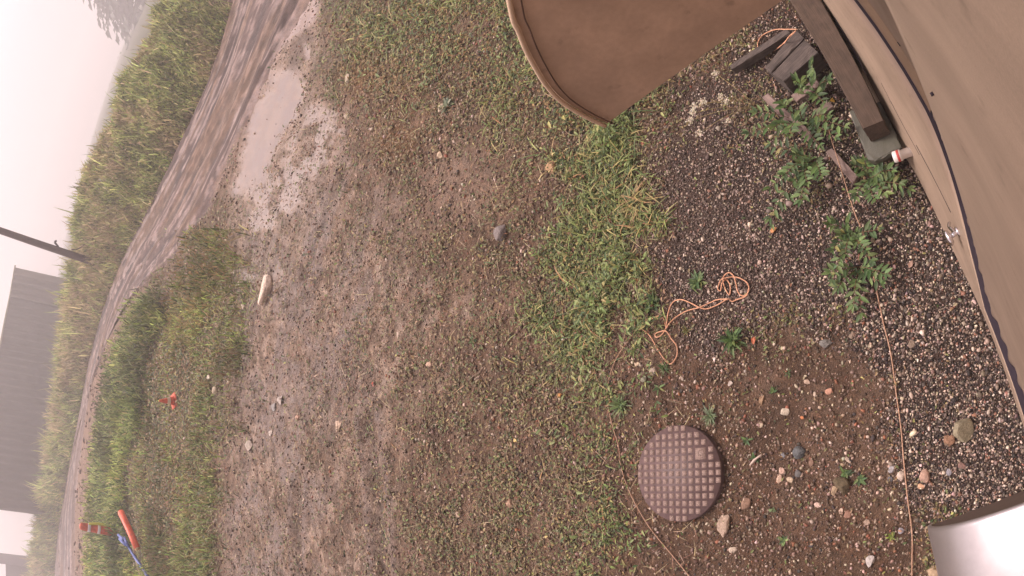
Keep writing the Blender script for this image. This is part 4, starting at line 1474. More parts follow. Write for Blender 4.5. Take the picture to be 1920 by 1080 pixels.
def mat_wood(name, c1, c2, ang, rough=0.85, freq=70):
    m = bpy.data.materials.new(name)
    nt, b = nodes_of(m)
    tc = nt.nodes.new('ShaderNodeTexCoord')
    mp = nt.nodes.new('ShaderNodeMapping')
    mp.inputs['Rotation'].default_value = (0, 0, -ang)
    sc = nt.nodes.new('ShaderNodeMapping')
    sc.inputs['Scale'].default_value = (0.06, 1, 1)
    n = nt.nodes.new('ShaderNodeTexNoise')
    n.inputs['Scale'].default_value = freq
    n.inputs['Detail'].default_value = 7
    n.inputs['Roughness'].default_value = 0.7
    n2 = nt.nodes.new('ShaderNodeTexNoise')
    n2.inputs['Scale'].default_value = 14
    n2.inputs['Detail'].default_value = 6
    r = nt.nodes.new('ShaderNodeValToRGB')
    r.color_ramp.elements[0].position, r.color_ramp.elements[1].position = 0.32, 0.68
    r.color_ramp.elements[0].color = (*c1, 1)
    r.color_ramp.elements[1].color = (*c2, 1)
    ad = nt.nodes.new('ShaderNodeMath')
    ad.operation = 'MULTIPLY_ADD'
    ad.inputs[1].default_value = 0.45
    L = nt.links
    L.new(tc.outputs['Object'], mp.inputs['Vector'])
    L.new(mp.outputs[0], sc.inputs['Vector'])
    L.new(sc.outputs[0], n.inputs['Vector'])
    L.new(mp.outputs[0], n2.inputs['Vector'])
    ml = nt.nodes.new('ShaderNodeMath')
    ml.operation = 'MULTIPLY'
    ml.inputs[1].default_value = 0.55
    L.new(n.outputs['Fac'], ml.inputs[0])
    L.new(n2.outputs['Fac'], ad.inputs[0])
    L.new(ml.outputs[0], ad.inputs[2])
    L.new(ad.outputs[0], r.inputs['Fac'])
    L.new(r.outputs[0], b.inputs['Base Color'])
    b.inputs['Roughness'].default_value = rough
    bpn = nt.nodes.new('ShaderNodeBump')
    bpn.inputs['Strength'].default_value = 0.7
    bpn.inputs['Distance'].default_value = 0.006
    L.new(n.outputs['Fac'], bpn.inputs['Height'])
    L.new(bpn.outputs[0], b.inputs['Normal'])
    return m


def px_angle(a, b):
    d = g1(*b) - g1(*a)
    return math.atan2(d[1], d[0])


wa = math.atan2(WD[1], WD[0])
M_BEAM = mat_wood('weathered_beam', (0.034, 0.021, 0.013), (0.092, 0.060, 0.040), wa)
M_TIE = mat_wood('old_tie', (0.030, 0.024, 0.021), (0.125, 0.098, 0.083), px_angle((1436, 130), (1496, 70)))
M_BOARD = mat_wood('grey_board', (0.13, 0.09, 0.075), (0.27, 0.195, 0.165), px_angle((1430, 178), (1520, 258)))
slab('timber_beam', [(1462, -30), (1522, -30), (1656, 226), (1618, 242)], 0.42, 0.17, M_BEAM, 'long weathered brown timber beam lying close along the tan wall', 'timber beam')
slab('support_block', [(1545, 70), (1580, 60), (1610, 130), (1575, 140)], 0.235, 0.24, M_BEAM, 'dark block under the long timber beam', 'block')
M_SLATE = mat_simple('green_grey_sheet', (0.085, 0.083, 0.062), 0.5, 0.12, 6, bump=0.1)
slab('metal_sheet', [(1592, 208), (1650, 190), (1690, 276), (1640, 302), (1628, 300)], 0.245, 0.05, M_SLATE, 'dark green grey sheet under the end of the timber beam', 'sheet')
slab('foot_block', [(1610, 225), (1650, 215), (1675, 270), (1640, 285)], 0.19, 0.2, M_BEAM, 'block hidden under the green grey sheet', 'block')
tie = empty('railway_tie', tuple(g1(1478, 112)))
tag(tie, 'cracked old railway tie end with a split along it', 'railway tie')
for px, nm in (([(1433, 126), (1494, 55), (1507, 72), (1446, 136)], 'half'), ([(1447, 138), (1508, 74), (1534, 98), (1469, 153)], 'half')):
    o = slab('tie_half', px, 0.20, 0.18, M_TIE, None, None)
    o.location = Vector(o.location) - tie.location
    o.parent = tie
slab('plank', [(1368, 122), (1476, 52), (1482, 62), (1371, 131)], 0.11, 0.07, M_TIE, 'thin dark plank left of the railway tie', 'plank')
slab('plank', [(1482, 178), (1528, 146), (1540, 158), (1493, 191)], 0.13, 0.03, M_BOARD, 'short brown plank between the railway tie and the beam', 'plank')
slab('plank', [(1428, 182), (1440, 174), (1473, 206), (1524, 250), (1518, 268), (1462, 218)], 0.12, 0.03, M_BOARD, 'long grey brown board half buried in the leafy saplings', 'plank')
slab('plank', [(1548, 284), (1560, 277), (1608, 330), (1600, 346)], 0.05, 0.03, M_BOARD, 'grey board end lying below the saplings under the twine', 'plank')
slab('plank', [(1528, 205), (1555, 190), (1562, 200), (1538, 216)], 0.09, 0.03, M_BOARD, 'broken board scrap among sapling leaves by the beam', 'plank')

# ------------------------------------------------------------------ ropes
M_ROPE = mat_simple('orange_rope', (0.70, 0.37, 0.22), 0.7, 0.2, 180, bump=0.5, bscale=260)
M_TWINE = mat_simple('tan_twine', (0.47, 0.29, 0.19), 0.75, 0.2, 120, bump=0.4, bscale=260)


def rope(name, pts, rad, mat, label, cat, lift=0.008, n=8, wob=0.0):
    P = spline([list(p[:2]) for p in pts], n)
    g = gp(P)
    z = height(g[:, 0], g[:, 1]) + lift + 0.006
    lf = np.interp(np.arange(len(P)), np.arange(len(pts)) * n, [p[2] if len(p) > 2 else 0 for p in pts])
    W = gp(P, 0.0)
    for i in range(len(P)):
        W[i] = g1(P[i][0], P[i][1], z[i] + lf[i])
    c = W.mean(0)
    V, F = tube(W - c, rad, 6)
    o = mk(name, V, F, mat, smooth=True)
    o.location = c
    return tag(o, label, cat)


# zoom coordinates of the tangle -> photo
def zt(pts):
    return [(1130 + a / 4.91, 500 + b_ / 4.91, *r) for a, b_, *r in pts]


rope('orange_rope', zt([(1085, 120, .03), (1060, 200), (1085, 220), (1100, 150, .03), (1140, 120), (1175, 180), (1165, 260), (1120, 180), (1110, 100), (1160, 55), (1205, 85), (1225, 150), (1250, 240), (1300, 270), (1345, 220), (1330, 150), (1260, 105), (1190, 95), (1110, 110, .03), (1090, 120, .03)]), 0.0040, M_ROPE, 'tangled loop head of orange rope on the gravel', 'rope')
rope('orange_rope', zt([(1345, 200), (1320, 270), (1230, 305), (1190, 320), (1150, 298, .01), (1060, 350), (960, 388), (890, 375, .015), (800, 330), (720, 303), (650, 325), (610, 400), (590, 510, .015), (580, 570), (540, 630), (495, 650), (485, 620), (530, 598), (585, 595, .02), (630, 660), (680, 730), (685, 810), (650, 875), (615, 895), (570, 855), (500, 750), (450, 660), (400, 600), (345, 575), (310, 580)]), 0.0040, M_ROPE, 'long orange rope trailing in loops from gravel to grass', 'rope')
rope('orange_rope', zt([(1160, 298, .02), (1060, 303), (980, 335), (880, 378, .02), (780, 405), (680, 460), (610, 525, .02), (585, 560), (560, 480), (510, 455), (440, 490), (390, 540), (335, 575, .01)]), 0.0038, M_ROPE, 'second orange rope strand crossing the looped rope', 'rope')
rope('orange_rope', [(1494, 55, .26), (1475, 55, .1), (1452, 56, .02), (1430, 66), (1421, 80), (1423, 92), (1434, 97), (1452, 94), (1466, 84, .1), (1474, 76, .22), (1484, 66, .25), (1492, 58, .26), (1480, 68, .25), (1470, 82, .23)], 0.0040, M_ROPE, 'loop of orange rope draped over the railway tie', 'rope')
rope('twine', [(1552, 232, .10), (1558, 258, .06), (1576, 315, .07), (1600, 392, .04), (1622, 450, .03), (1640, 528), (1655, 600), (1670, 662), (1680, 735), (1689, 800), (1695, 870), (1703, 945), (1710, 1000), (1710, 1060), (1710, 1110)], 0.0036, M_TWINE, 'straight tan twine running along the edge of the gravel', 'twine')
rope('twine', [(1195, 617), (1166, 655), (1148, 690), (1138, 740), (1146, 790), (1160, 838), (1163, 868), (1180, 922), (1215, 985), (1256, 1036), (1292, 1080), (1318, 1110)], 0.0032, M_TWINE, 'thin tan cord from the rope end past the manhole lid', 'cord')


# ------------------------------------------------------------------ plants one can tell apart
def stems_leaves(name, label, cat, stems, leafL, leafW, greens, weights, stemcol=(0.16, 0.10, 0.05), pairs=7, stem_r=0.0025, start=0.15, group=None):
    """stems: list of (base_px, tip_px, tip_height). Leaves in opposite pairs along every stem."""
    base = g1(*stems[0][0])
    root = empty(name, (base[0], base[1], 0))
    tag(root, label, cat, group)
    RL_ = np.array(root.location)
    tubes, P, D, L, W = [], [], [], [], []
    for bpx, tpx, th in stems:
        b0 = g1(*bpx)
        b0[2] = G(b0[0], b0[1])
        t0 = g1(tpx[0], tpx[1], th)
        m0 = b0 * 0.5 + t0 * 0.5 + np.array([RNG.normal(0, 0.01), RNG.normal(0, 0.01), 0.22 * np.linalg.norm(t0 - b0) * 0.7])
        pth = spline([b0, m0, t0], 8)
        tubes.append(tube(pth - RL_, np.linspace(stem_r, stem_r * 0.4, len(pth)), 5))
        npair = pairs if np.linalg.norm(t0 - b0) > 0.12 else max(2, pairs // 2)
        for q in np.linspace(start, 1.0, npair):
            i = min(len(pth) - 2, int(q * (len(pth) - 1)))
            T = pth[i + 1] - pth[i]
            T /= np.linalg.norm(T) + 1e-9
            sd_ = np.cross(T, [0, 0, 1.0])
            sd_ /= np.linalg.norm(sd_) + 1e-9
            for s_ in ((-1, 1) if q < 1 else (-0.5, 0.0, 0.5)):
                P.append(pth[i] + RNG.normal(0, 0.002, 3))
                D.append(T * RNG.uniform(0.35, 0.8) + sd_ * s_ * RNG.uniform(0.8, 1.1) + np.array([0, 0, RNG.uniform(-0.1, 0.4)]))
                k_ = RNG.uniform(0.65, 1.15) * (0.7 + 0.5 * math.sin(q * 2.6))
                L.append(leafL * k_)
                W.append(leafW * k_)
    V, F = join(tubes)
    mk('stem', V, F, mat_simple('stem_bark', stemcol, 0.8), parent=root)
    n = len(P)
    V, F, c = leaf_mesh(np.array(P) - RL_, np.array(D), np.array(L), np.array(W), pal(n, greens, weights, 0.18), droop=0.15, fold=0.2)
    mk('foliage', V, F, M_LEAF, c, parent=root)
    return root


SG = [(0.095, 0.155, 0.05), (0.15, 0.215, 0.075), (0.06, 0.105, 0.04), (0.26, 0.25, 0.08)]
SW = [4, 2.5, 3, 0.25]
stems_leaves('sapling', 'leafy green sapling shooting up between the railway tie and the beam', 'sapling',
             [((1535, 175), (1523, 120), 0.35), ((1535, 175), (1490, 150), 0.3), ((1535, 178), (1512, 140), 0.4), ((1535, 180), (1555, 150), 0.3), ((1535, 180), (1545, 195), 0.3), ((1530, 180), (1500, 165), 0.25)], 0.062, 0.022, SG, SW, pairs=6)
stems_leaves('sapling', 'bushy green sapling growing over the grey brown board', 'sapling',
             [((1510, 235), (1415, 210), 0.25), ((1510, 235), (1465, 190), 0.35), ((1512, 235), (1480, 255), 0.35), ((1515, 235), (1555, 215), 0.3), ((1515, 235), (1590, 240), 0.3), ((1512, 240), (1540, 275), 0.25), ((1510, 238), (1450, 240), 0.3), ((1512, 238), (1500, 205), 0.4), ((1515, 238), (1570, 260), 0.25), ((1512, 238), (1400, 250), 0.15)], 0.058, 0.02, SG, SW, pairs=7)
stems_leaves('sapling', 'green sapling with arching shoots over the gravel left of the twine', 'sapling',
             [((1530, 300), (1440, 355), 0.15), ((1530, 300), (1440, 415), 0.12), ((1530, 300), (1445, 430), 0.10), ((1530, 305), (1500, 380), 0.15), ((1530, 305), (1470, 330), 0.2), ((1530, 300), (1490, 290), 0.25), ((1530, 300), (1540, 330), 0.25), ((1532, 300), (1440, 270), 0.15), ((1530, 302), (1515, 345), 0.2)], 0.060, 0.021, SG, SW, pairs=7)
stems_leaves('sapling', 'green sapling close to the wall below the green grey sheet', 'sapling',
             [((1630, 335), (1690, 345), 0.2), ((1630, 335), (1708, 355), 0.15), ((1630, 335), (1600, 310), 0.2), ((1630, 335), (1640, 375), 0.15), ((1630, 335), (1655, 320), 0.2), ((1630, 335), (1605, 370), 0.15), ((1630, 332), (1660, 365), 0.2), ((1630, 335), (1620, 300), 0.2), ((1632, 335), (1675, 320), 0.22)], 0.055, 0.02, SG, SW, pairs=7)
stems_leaves('sapling', 'green sapling crossed by the twine in the middle of the gravel', 'sapling',
             [((1600, 440), (1555, 420), 0.2), ((1600, 440), (1560, 530), 0.15), ((1600, 440), (1585, 480), 0.2), ((1600, 440), (1650, 430), 0.2), ((1600, 440), (1635, 490), 0.15), ((1600, 440), (1590, 415), 0.25), ((1602, 442), (1560, 470), 0.2), ((1600, 440), (1625, 470), 0.2), ((1602, 440), (1575, 440), 0.2)], 0.052, 0.019, SG, SW, pairs=7)
stems_leaves('sapling', 'lowest green sapling reaching down the gravel beside the twine', 'sapling',
             [((1610, 500), (1570, 540), 0.12), ((1610, 500), (1600, 575), 0.10), ((1610, 500), (1615, 592), 0.08), ((1612, 500), (1655, 530), 0.12), ((1612, 500), (1662, 515), 0.15), ((1610, 500), (1555, 510), 0.15)], 0.058, 0.021, SG, SW, pairs=6)
# white flowered yarrow
yar = empty('yarrow_plant', tuple(g1(1425, 200)))
tag(yar, 'dry leaning yarrow with clusters of white flowers below the canopy', 'flower')
YL = np.array(yar.location)
heads = [(1303, 200, .28), (1296, 225, .25), (1312, 250, .22), (1352, 182, .25), (1342, 138, .2), (1300, 212, .27), (1362, 190, .24), (1318, 192, .26), (1366, 226, .12)]
tb, FP, fs_ = [], [], []
for hx, hy, hh_ in heads:
    b0 = g1(1428 + RNG.normal(0, 6), 198 + RNG.normal(0, 8))
    t0 = g1(hx, hy, hh_)
    pth = spline([b0, b0 * 0.5 + t0 * 0.5 + [0, 0, 0.05], t0], 6)
    tb.append(tube(pth - YL, 0.0018, 4))
    m_ = 55 if hy != 226 else 30
    fh = t0 + RNG.normal(0, 1, (m_, 3)) * [0.012, 0.012, 0.005]
    V, F, c = leaf_mesh(fh - YL, rand_dir(m_, 10, 80), 0.011, 0.009, pal(m_, [(0.66, 0.6, 0.48), (0.5, 0.45, 0.32)], [3, 1], 0.1))
    mk('flower_head', V, F, M_LEAF, c, parent=yar)
    for q in range(3):
        i = RNG.integers(2, len(pth) - 2)
        tb.append(tube(np.array([pth[i], pth[i] + RNG.normal(0, 0.02, 3) + [0, 0, 0.02]]) - YL, 0.001, 3))
V, F = join(tb)
mk('stem', V, F, mat_simple('straw_stem', (0.36, 0.29, 0.14), 0.8), parent=yar)
fp = np.array([g1(1428 + RNG.normal(0, 30), 205 + RNG.normal(0, 30), abs(RNG.normal(0, 0.05))) for _ in range(260)])
V, F, c = leaf_mesh(fp - YL, rand_dir(260, 0, 60), 0.035, 0.006, pal(260, [(0.16, 0.17, 0.07), (0.3, 0.22, 0.12), (0.2, 0.12, 0.07)], [3, 2, 2], 0.2))
mk('foliage', V, F, M_LEAF, c, parent=yar)


def rosette(px, py, size, n, label, wfac=0.28, cols=SG, w=SW, lo=5, hi=45, name='rosette_weed', cat='weed'):
    c = g1(px, py)
    c[2] = G(c[0], c[1]) + 0.004
    d = math.hypot(math.hypot(c[0], c[1]), CAM_H)
    L = size / FPX * d * 0.5 * 1.05
    P = np.tile(c, (n, 1)) + RNG.normal(0, L * 0.08, (n, 3)) * [1, 1, 0.2]
    V, F, cc = leaf_mesh(P - c, rand_dir(n, lo, hi), L * RNG.uniform(0.35, 1.2, n), L * wfac * RNG.uniform(0.7, 1.2, n), pal(n, cols, w, 0.15), droop=0.2)
    o = mk(name, V, F, M_LEAF, cc)
    o.location = c
    tag(o, label, cat)


rosette(1375, 638, 62, 60, 'bushy toothed dandelion clump on the gravel right of the rope', 0.2, hi=65)
rosette(1333, 780, 44, 55, 'grey green grassy tuft just above the manhole lid', 0.12, [(0.15, 0.2, 0.1), (0.2, 0.25, 0.14)], [1, 1], hi=60)
rosette(1450, 733, 24, 9, 'neat round leaf rosette in bare dirt above the ochre stone', 0.42)
rosette(1451, 955, 28, 9, 'star shaped rosette between the wedge rock and the jagged rock', 0.3, [(0.13, 0.17, 0.08), (0.16, 0.2, 0.1)], [1, 1])
rosette(1236, 728, 30, 11, 'leafy rosette below the rope loop', 0.3)
rosette(1245, 690, 34, 30, 'fine bladed tuft around the rope loop end', 0.12, hi=60)
rosette(1165, 760, 50, 60, 'grey green feathery tuft above the thin cord', 0.14, [(0.13, 0.19, 0.07), (0.18, 0.23, 0.1)], [1, 1], hi=65)
rosette(1310, 530, 46, 40, 'low green weed among gravel left of the rope tangle', 0.3)
rosette(1225, 570, 44, 40, 'bright green weed at the gravel edge beside the rope', 0.3)
rosette(1288, 620, 26, 26, 'thin rusty weed stalk inside the rope loop', 0.15, [(0.2, 0.16, 0.06), (0.13, 0.15, 0.05)], [1, 1], hi=70)
rosette(1470, 1014, 24, 12, 'tiny green seedlings in the dirt at the lower edge', 0.4)
rosette(1585, 888, 34, 18, 'small weeds growing on top of the jagged rock', 0.35)
rosette(1612, 898, 30, 14, 'small weeds right of the jagged rock', 0.35)
rosette(1672, 1008, 20, 14, 'yellow green moss sprig beside the blue grey pebble', 0.35, [(0.25, 0.28, 0.06), (0.16, 0.2, 0.05)], [1, 1])
rosette(1400, 825, 22, 12, 'sprig of tiny leaves just right of the manhole lid', 0.4)
rosette(1416, 858, 22, 10, 'tiny sprig under the splintered wood chip', 0.4)
rosette(1478, 700, 26, 14, 'thin starry weed in the dirt under the gravel', 0.12, hi=40)
rosette(840, 200, 40, 26, 'grey leafed sprig beside a cream stone under the upper weeds', 0.4, [(0.2, 0.24, 0.15), (0.15, 0.2, 0.11)], [1, 1])
rosette(888, 640, 26, 14, 'bright green seedling in brown mud at picture centre', 0.35)

# straw coloured grass at the gravel edge
for px_, py_, m_, lb_ in ((1195, 380, 70, 'dry straw coloured grass bent over the gravel edge below the canopy'), (1150, 250, 55, 'bright green grass tuft directly under the canopy tip')):
    c = g1(px_, py_)
    c[2] = G(c[0], c[1])
    P = np.tile(c, (m_, 1)) + RNG.normal(0, 0.045, (m_, 3)) * [1, 1, 0]
    gc = [(0.46, 0.36, 0.15), (0.30, 0.27, 0.10), (0.40, 0.26, 0.12)] if 'straw' in lb_ else [(0.16, 0.23, 0.06), (0.24, 0.29, 0.10)]
    V, F, cc = blade_mesh(P - c, rand_dir(m_, 15, 70), RNG.uniform(0.12, 0.24, m_), 0.008, pal(m_, gc, [1] * len(gc), 0.18), RNG.uniform(0.3, 0.8, m_))
    o = mk('grass_tuft', V, F, M_LEAF, cc)
    o.location = c
    tag(o, lb_, 'grass tuft')

# fallen leaves and scraps
for (lx, ly, sz, cl, lb, nm) in [
    (1452, 433, 16, (0.62, 0.30, 0.12), 'orange dead leaf on gravel below the sapling tips', 'fallen_leaf'),
    (1415, 639, 15, (0.48, 0.15, 0.07), 'red orange dead leaf right of the dandelion clump', 'fallen_leaf'),
    (1563, 191, 12, (0.62, 0.38, 0.06), 'yellow leaf lying beside the timber beam', 'fallen_leaf'),
    (1050, 742, 12, (0.58, 0.28, 0.08), 'small orange leaf at the edge of the grass strip', 'fallen_leaf'),
    (968, 826, 11, (0.66, 0.50, 0.20), 'pale yellow round leaf in the brown mud', 'fallen_leaf'),
    (1140, 315, 13, (0.75, 0.72, 0.68), 'white scrap caught in grass below the canopy tip', 'scrap'),
    (703, 720, 10, (0.55, 0.11, 0.07), 'tiny red scrap in the grey brown mud', 'scrap'),
    (1057, 635, 10, (0.78, 0.76, 0.72), 'tiny white scrap in the middle of the grass strip', 'scrap'),
    (1709, 497, 15, (0.42, 0.27, 0.2), 'pinkish brown dead leaf right of the twine', 'fallen_leaf'),
    (1505, 783, 9, (0.60, 0.24, 0.1), 'orange chip of bark in the dirt right of the flat stone', 'scrap'),
]:
    c = g1(lx, ly)
    c[2] = G(c[0], c[1]) + 0.016
    L = sz / FPX * math.hypot(math.hypot(c[0], c[1]), CAM_H)
    a = RNG.uniform(0, 6.28)
    V, F, cc = leaf_mesh(np.array([[-L * 0.5 * math.cos(a), -L * 0.5 * math.sin(a), 0], [-L * 0.4 * math.cos(a + 0.5), -L * 0.4 * math.sin(a + 0.5), 0.002]]), np.array([[math.cos(a), math.sin(a), 0.1], [math.cos(a + 0.5), math.sin(a + 0.5), 0.15]]), np.array([L, L * 0.8]), np.array([L * 0.65, L * 0.5]), np.tile(cl, (2, 1)), droop=0.1)
    o = mk(nm, V, F, M_LEAF, cc)
    o.location = c
    tag(o, lb, 'leaf' if nm == 'fallen_leaf' else 'scrap')
# splintered wood chip
P = np.array([g1(1406, 872, 0.02), g1(1414, 863, 0.025), g1(1420, 858, 0.03), g1(1428, 853, 0.03)])
c = P.mean(0)
V, F = tube(P - c, [0.004, 0.009, 0.006, 0.007], 5)
tag(mk('wood_chip', V, F, mat_simple('pale_wood', (0.48, 0.38, 0.31), 0.8)), 'pale splintered wood chip right of the manhole lid', 'wood chip').location = c

# ------------------------------------------------------------------ orange things in the tall grass
M_ORANGE = mat_simple('orange_plastic', (0.60, 0.10, 0.04), 0.55, 0.3, 7)
M_YEL = mat_simple('yellow_webbing', (0.52, 0.50, 0.05), 0.6, 0.1)
M_SILV = mat_simple('reflective_band', (0.75, 0.72, 0.72), 0.35, 0.1)
# traffic cone, knocked over sideways
cb = g1(331, 752)
cone = empty('traffic_cone', (cb[0], cb[1], G(cb[0], cb[1]) + 0.07))
cone.scale = (0.74, 0.74, 0.74)
tag(cone, 'small orange traffic cone with a pale collar at the grass edge', 'traffic cone')
hgt = 0.52
cone.rotation_euler = (0.12, -0.18, 0.7)
V, F = lathe([(0.155, 0.03), (0.135, 0.06), (0.085, 0.27), (0.036, hgt), (0.028, hgt + 0.01)], 20)
mk('body', V, F, M_ORANGE, parent=cone, smooth=True)
V, F = frustum(0, 0, 0.44, 0.0, 0.032, 0.95)
mk('base_plate', V, F, M_ORANGE, parent=cone)
V, F = lathe([(0.119, 0.16), (0.094, 0.26)], 20)
mk('collar', V, F[:1], mat_simple('pale_collar', (0.62, 0.50, 0.34), 0.5), parent=cone)
V, F = lathe([(0.036, hgt - 0.03), (0.026, hgt + 0.015)], 16)
mk('tip', V, F, M_YEL, parent=cone)


def upright(name, bpx, tpx, w, label, cat):
    """a post whose foot is on the ground at bpx and whose top is seen at tpx"""
    b0 = g1(*bpx)
    b0[2] = G(b0[0], b0[1])
    R = math.hypot(b0[0], b0[1])
    t0 = at_range(tpx[0], tpx[1], R)
    return b0, t0


b0, t0 = upright('post', (222, 999), (149, 986), 0.1, '', '')
post = empty('marker_post', tuple(b0))
tag(post, 'orange marker post with silver bands and a yellow strap in the tall grass', 'marker post')
ax_ = t0 - b0
hl = np.linalg.norm(ax_)
V, F = tube(np.array([ax_ * q for q in (0, 0.3, 0.6, 0.85, 0.97, 1.0)]), [0.16, 0.16, 0.155, 0.15, 0.13, 0.06], 14)
mk('post_body', V, F, M_ORANGE, parent=post, smooth=True)
for q in (0.47, 0.72):
    V, F = tube(np.array([ax_ * q, ax_ * (q + 0.075)]), [0.163, 0.160], 14)
    mk('reflective_band', V, F, M_SILV, parent=post)
sdv = np.cross(ax_ / hl, AX_F)
sdv /= np.linalg.norm(sdv)
if (sdv @ AX_Y) > 0:
    sdv = -sdv
V, F = tube(spline([ax_ * 0.78 + sdv * 0.15, ax_ * 0.5 + sdv * 0.24, ax_ * 0.25 + sdv * 0.22, ax_ * 0.16 + sdv * 0.40, ax_ * 0.05 + sdv * 0.36, ax_ * 0.05 + sdv * 0.22, ax_ * 0.12 + sdv * 0.18], 5), 0.05, 6)
mk('strap', V, F, M_YEL, parent=post)
b0 = g1(227, 960)
t0 = g1(258, 1028)
tz = 0.30
c = (b0 + t0) / 2
P = np.array([g1(227, 961, 0.55), g1(243, 995, 0.42), g1(258, 1029, 0.25)])
c = P.mean(0)
otube = empty('orange_tube', tuple(c))
tag(otube, 'fluorescent orange tube lying on the grass beside the marker post', 'tube')
rr_ = 0.10
V, F = tube(np.vstack([P[0], P[0] * 0.5 + P[1] * 0.5, P[1], P[1] * 0.5 + P[2] * 0.5, P[2]]) - c, [rr_ * 1.05, rr_, rr_, rr_, rr_ * 0.9], 12)
mk('tube_body', V, F, mat_simple('fluorescent_orange', (0.78, 0.12, 0.05), 0.5, 0.22, 9), parent=otube, smooth=True)
V, F = tube(np.array([P[2], P[2] + (P[2] - P[1]) * 0.06]) - c, [rr_ * 0.95, rr_ * 0.4], 12)
mk('end_cap', V, F, mat_simple('tan_cap', (0.5, 0.32, 0.16), 0.5), parent=otube)
M_BLUE = mat_simple('blue_rope', (0.11, 0.16, 0.42), 0.6, 0.35, 30)
bl = [(222, 1003, .5), (232, 1012, .45), (224, 1010, .45), (236, 1022, .4), (228, 1014, .5), (240, 1023, .35), (233, 1008, .4), (238, 1018, .4), (242, 1026, .3), (252, 1043, .2), (262, 1058, .15), (275, 1078, .1), (290, 1105, .05)]
P = np.array([g1(a, b_, z_ + 0.05) for a, b_, z_ in spline([list(q) for q in bl], 5)])
c = P.mean(0)
V, F = tube(P - c, 0.045, 6)
o = mk('blue_rope', V, F, M_BLUE, smooth=True)
o.location = c
tag(o, 'bunched blue rope hanging from the marker post into the grass', 'rope')
P = np.array([g1(a, b_, z_) for a, b_, z_ in spline([[248, 1018, .3], [254, 1045, .2], [259, 1062, .15], [264, 1085, .1], [268, 1108, .1]], 5)])
c = P.mean(0)
V, F = tube(P - c, 0.035, 6)
o = mk('pole', V, F, mat_simple('pale_stick', (0.52, 0.40, 0.26), 0.8), smooth=True)
o.location = c
tag(o, 'pale slim stick lying in grass under the orange tube', 'stick')

# ------------------------------------------------------------------ utility pole
Rp = 35.0
pb = at_range(168, 489, Rp)
pt = at_range(-60, 411, Rp)
pole = empty('utility_pole', (pb[0], pb[1], pb[2] - 1.2))
tag(pole, 'dark leaning utility pole rising from the thicket', 'utility pole')
PL = np.array(pole.location)
dirp = (pt - pb) / np.linalg.norm(pt - pb)
V, F = tube(np.array([pb - dirp * 0.3, pb, pb * 0.5 + pt * 0.5, pt, pt + dirp * 1.5]) - PL, [0.22, 0.20, 0.185, 0.17, 0.16], 12)
mk('shaft', V, F, mat_wood('pole_wood', (0.05, 0.035, 0.03), (0.11, 0.08, 0.07), 0), parent=pole, smooth=True)
q0, q1 = at_range(110, 463, Rp), at_range(102, 454, Rp)
q2 = at_range(113, 461, Rp)
V, F = join([tube(np.array([q0, q1]) - PL, [0.05, 0.07], 6), tube(np.array([q1, q1 + (q2 - q0) * 1.5]) - PL, [0.08, 0.05], 6)])
mk('bracket', V, F, mat_simple('bracket_metal', (0.06, 0.05, 0.05), 0.5), parent=pole)
V, F = tube(np.array([at_range(a, b_, Rp - 0.3) for a, b_ in spline([(134, 468), (145, 467), (156, 461), (168, 454)], 5)]) - PL, 0.03, 5)
mk('guy_wire', V, F, mat_simple('wire', (0.05, 0.04, 0.04), 0.6), parent=pole)

# ------------------------------------------------------------------ metal shed beyond the bank
def polar(az, R, z):
    return np.array([math.sin(math.radians(az)) * R, math.cos(math.radians(az)) * R, z])


def azel(x, y):
    r = rays([(x, y)])[0]
    return math.degrees(math.atan2(r[0], r[1])), math.degrees(math.asin(r[2]))


a0, e0 = azel(27, 501)
a1, e1 = azel(19, 555)
a1b = azel(120, 573)[0]
a2 = azel(78, 965)[0]
R1 = 88.0
zt_ = CAM_H + R1 * math.tan(math.radians(e1))
zbase = 0.6
c1 = polar(a1, R1, zbase)
c0 = polar(a0, (zt_ - CAM_H) / math.tan(math.radians(e0)) + 1.2, zbase)
aE, eE = azel(0, 650)
cE = polar(aE, (zt_ - CAM_H) / math.tan(math.radians(eE)), zbase)
dv = (cE - c1) / np.linalg.norm(cE - c1)
tt = 0
for tt in np.linspace(5, 120, 1200):
    q = c1 + dv * tt
    if math.degrees(math.atan2(q[0], q[1])) <= a2:
        break
c2 = c1 + dv * tt
shed = empty('metal_shed', tuple(c1))
tag(shed, 'long grey ribbed metal shed standing in fog beyond the thicket', 'shed')
SL = np.array(shed.location)


def ribbed(p, q, z0, z1, rib, amp, out):
    n = int(np.linalg.norm(q - p) / rib)
    pts = []
    for i in range(n):
        for fq, o in ((0.0, 0), (0.55, 0), (0.65, 1), (0.9, 1)):
            t = (i + fq) / n
            pts.append(p * (1 - t) + q * t + out * amp * o)
    pts.append(q)
    pts = np.array(pts)
    a = pts.copy()
    a[:, 2] = z0
    b_ = pts.copy()
    b_[:, 2] = z1
    V = np.concatenate([a, b_]) - SL
    k = len(pts)
    i = np.arange(k - 1)
    return V, [np.stack([i, i + 1, k + i + 1, k + i], 1)]


def outn(p, q):
    d = (q - p) / np.linalg.norm(q - p)
    n = np.array([d[1], -d[0], 0])
    return n if n @ p < 0 else -n


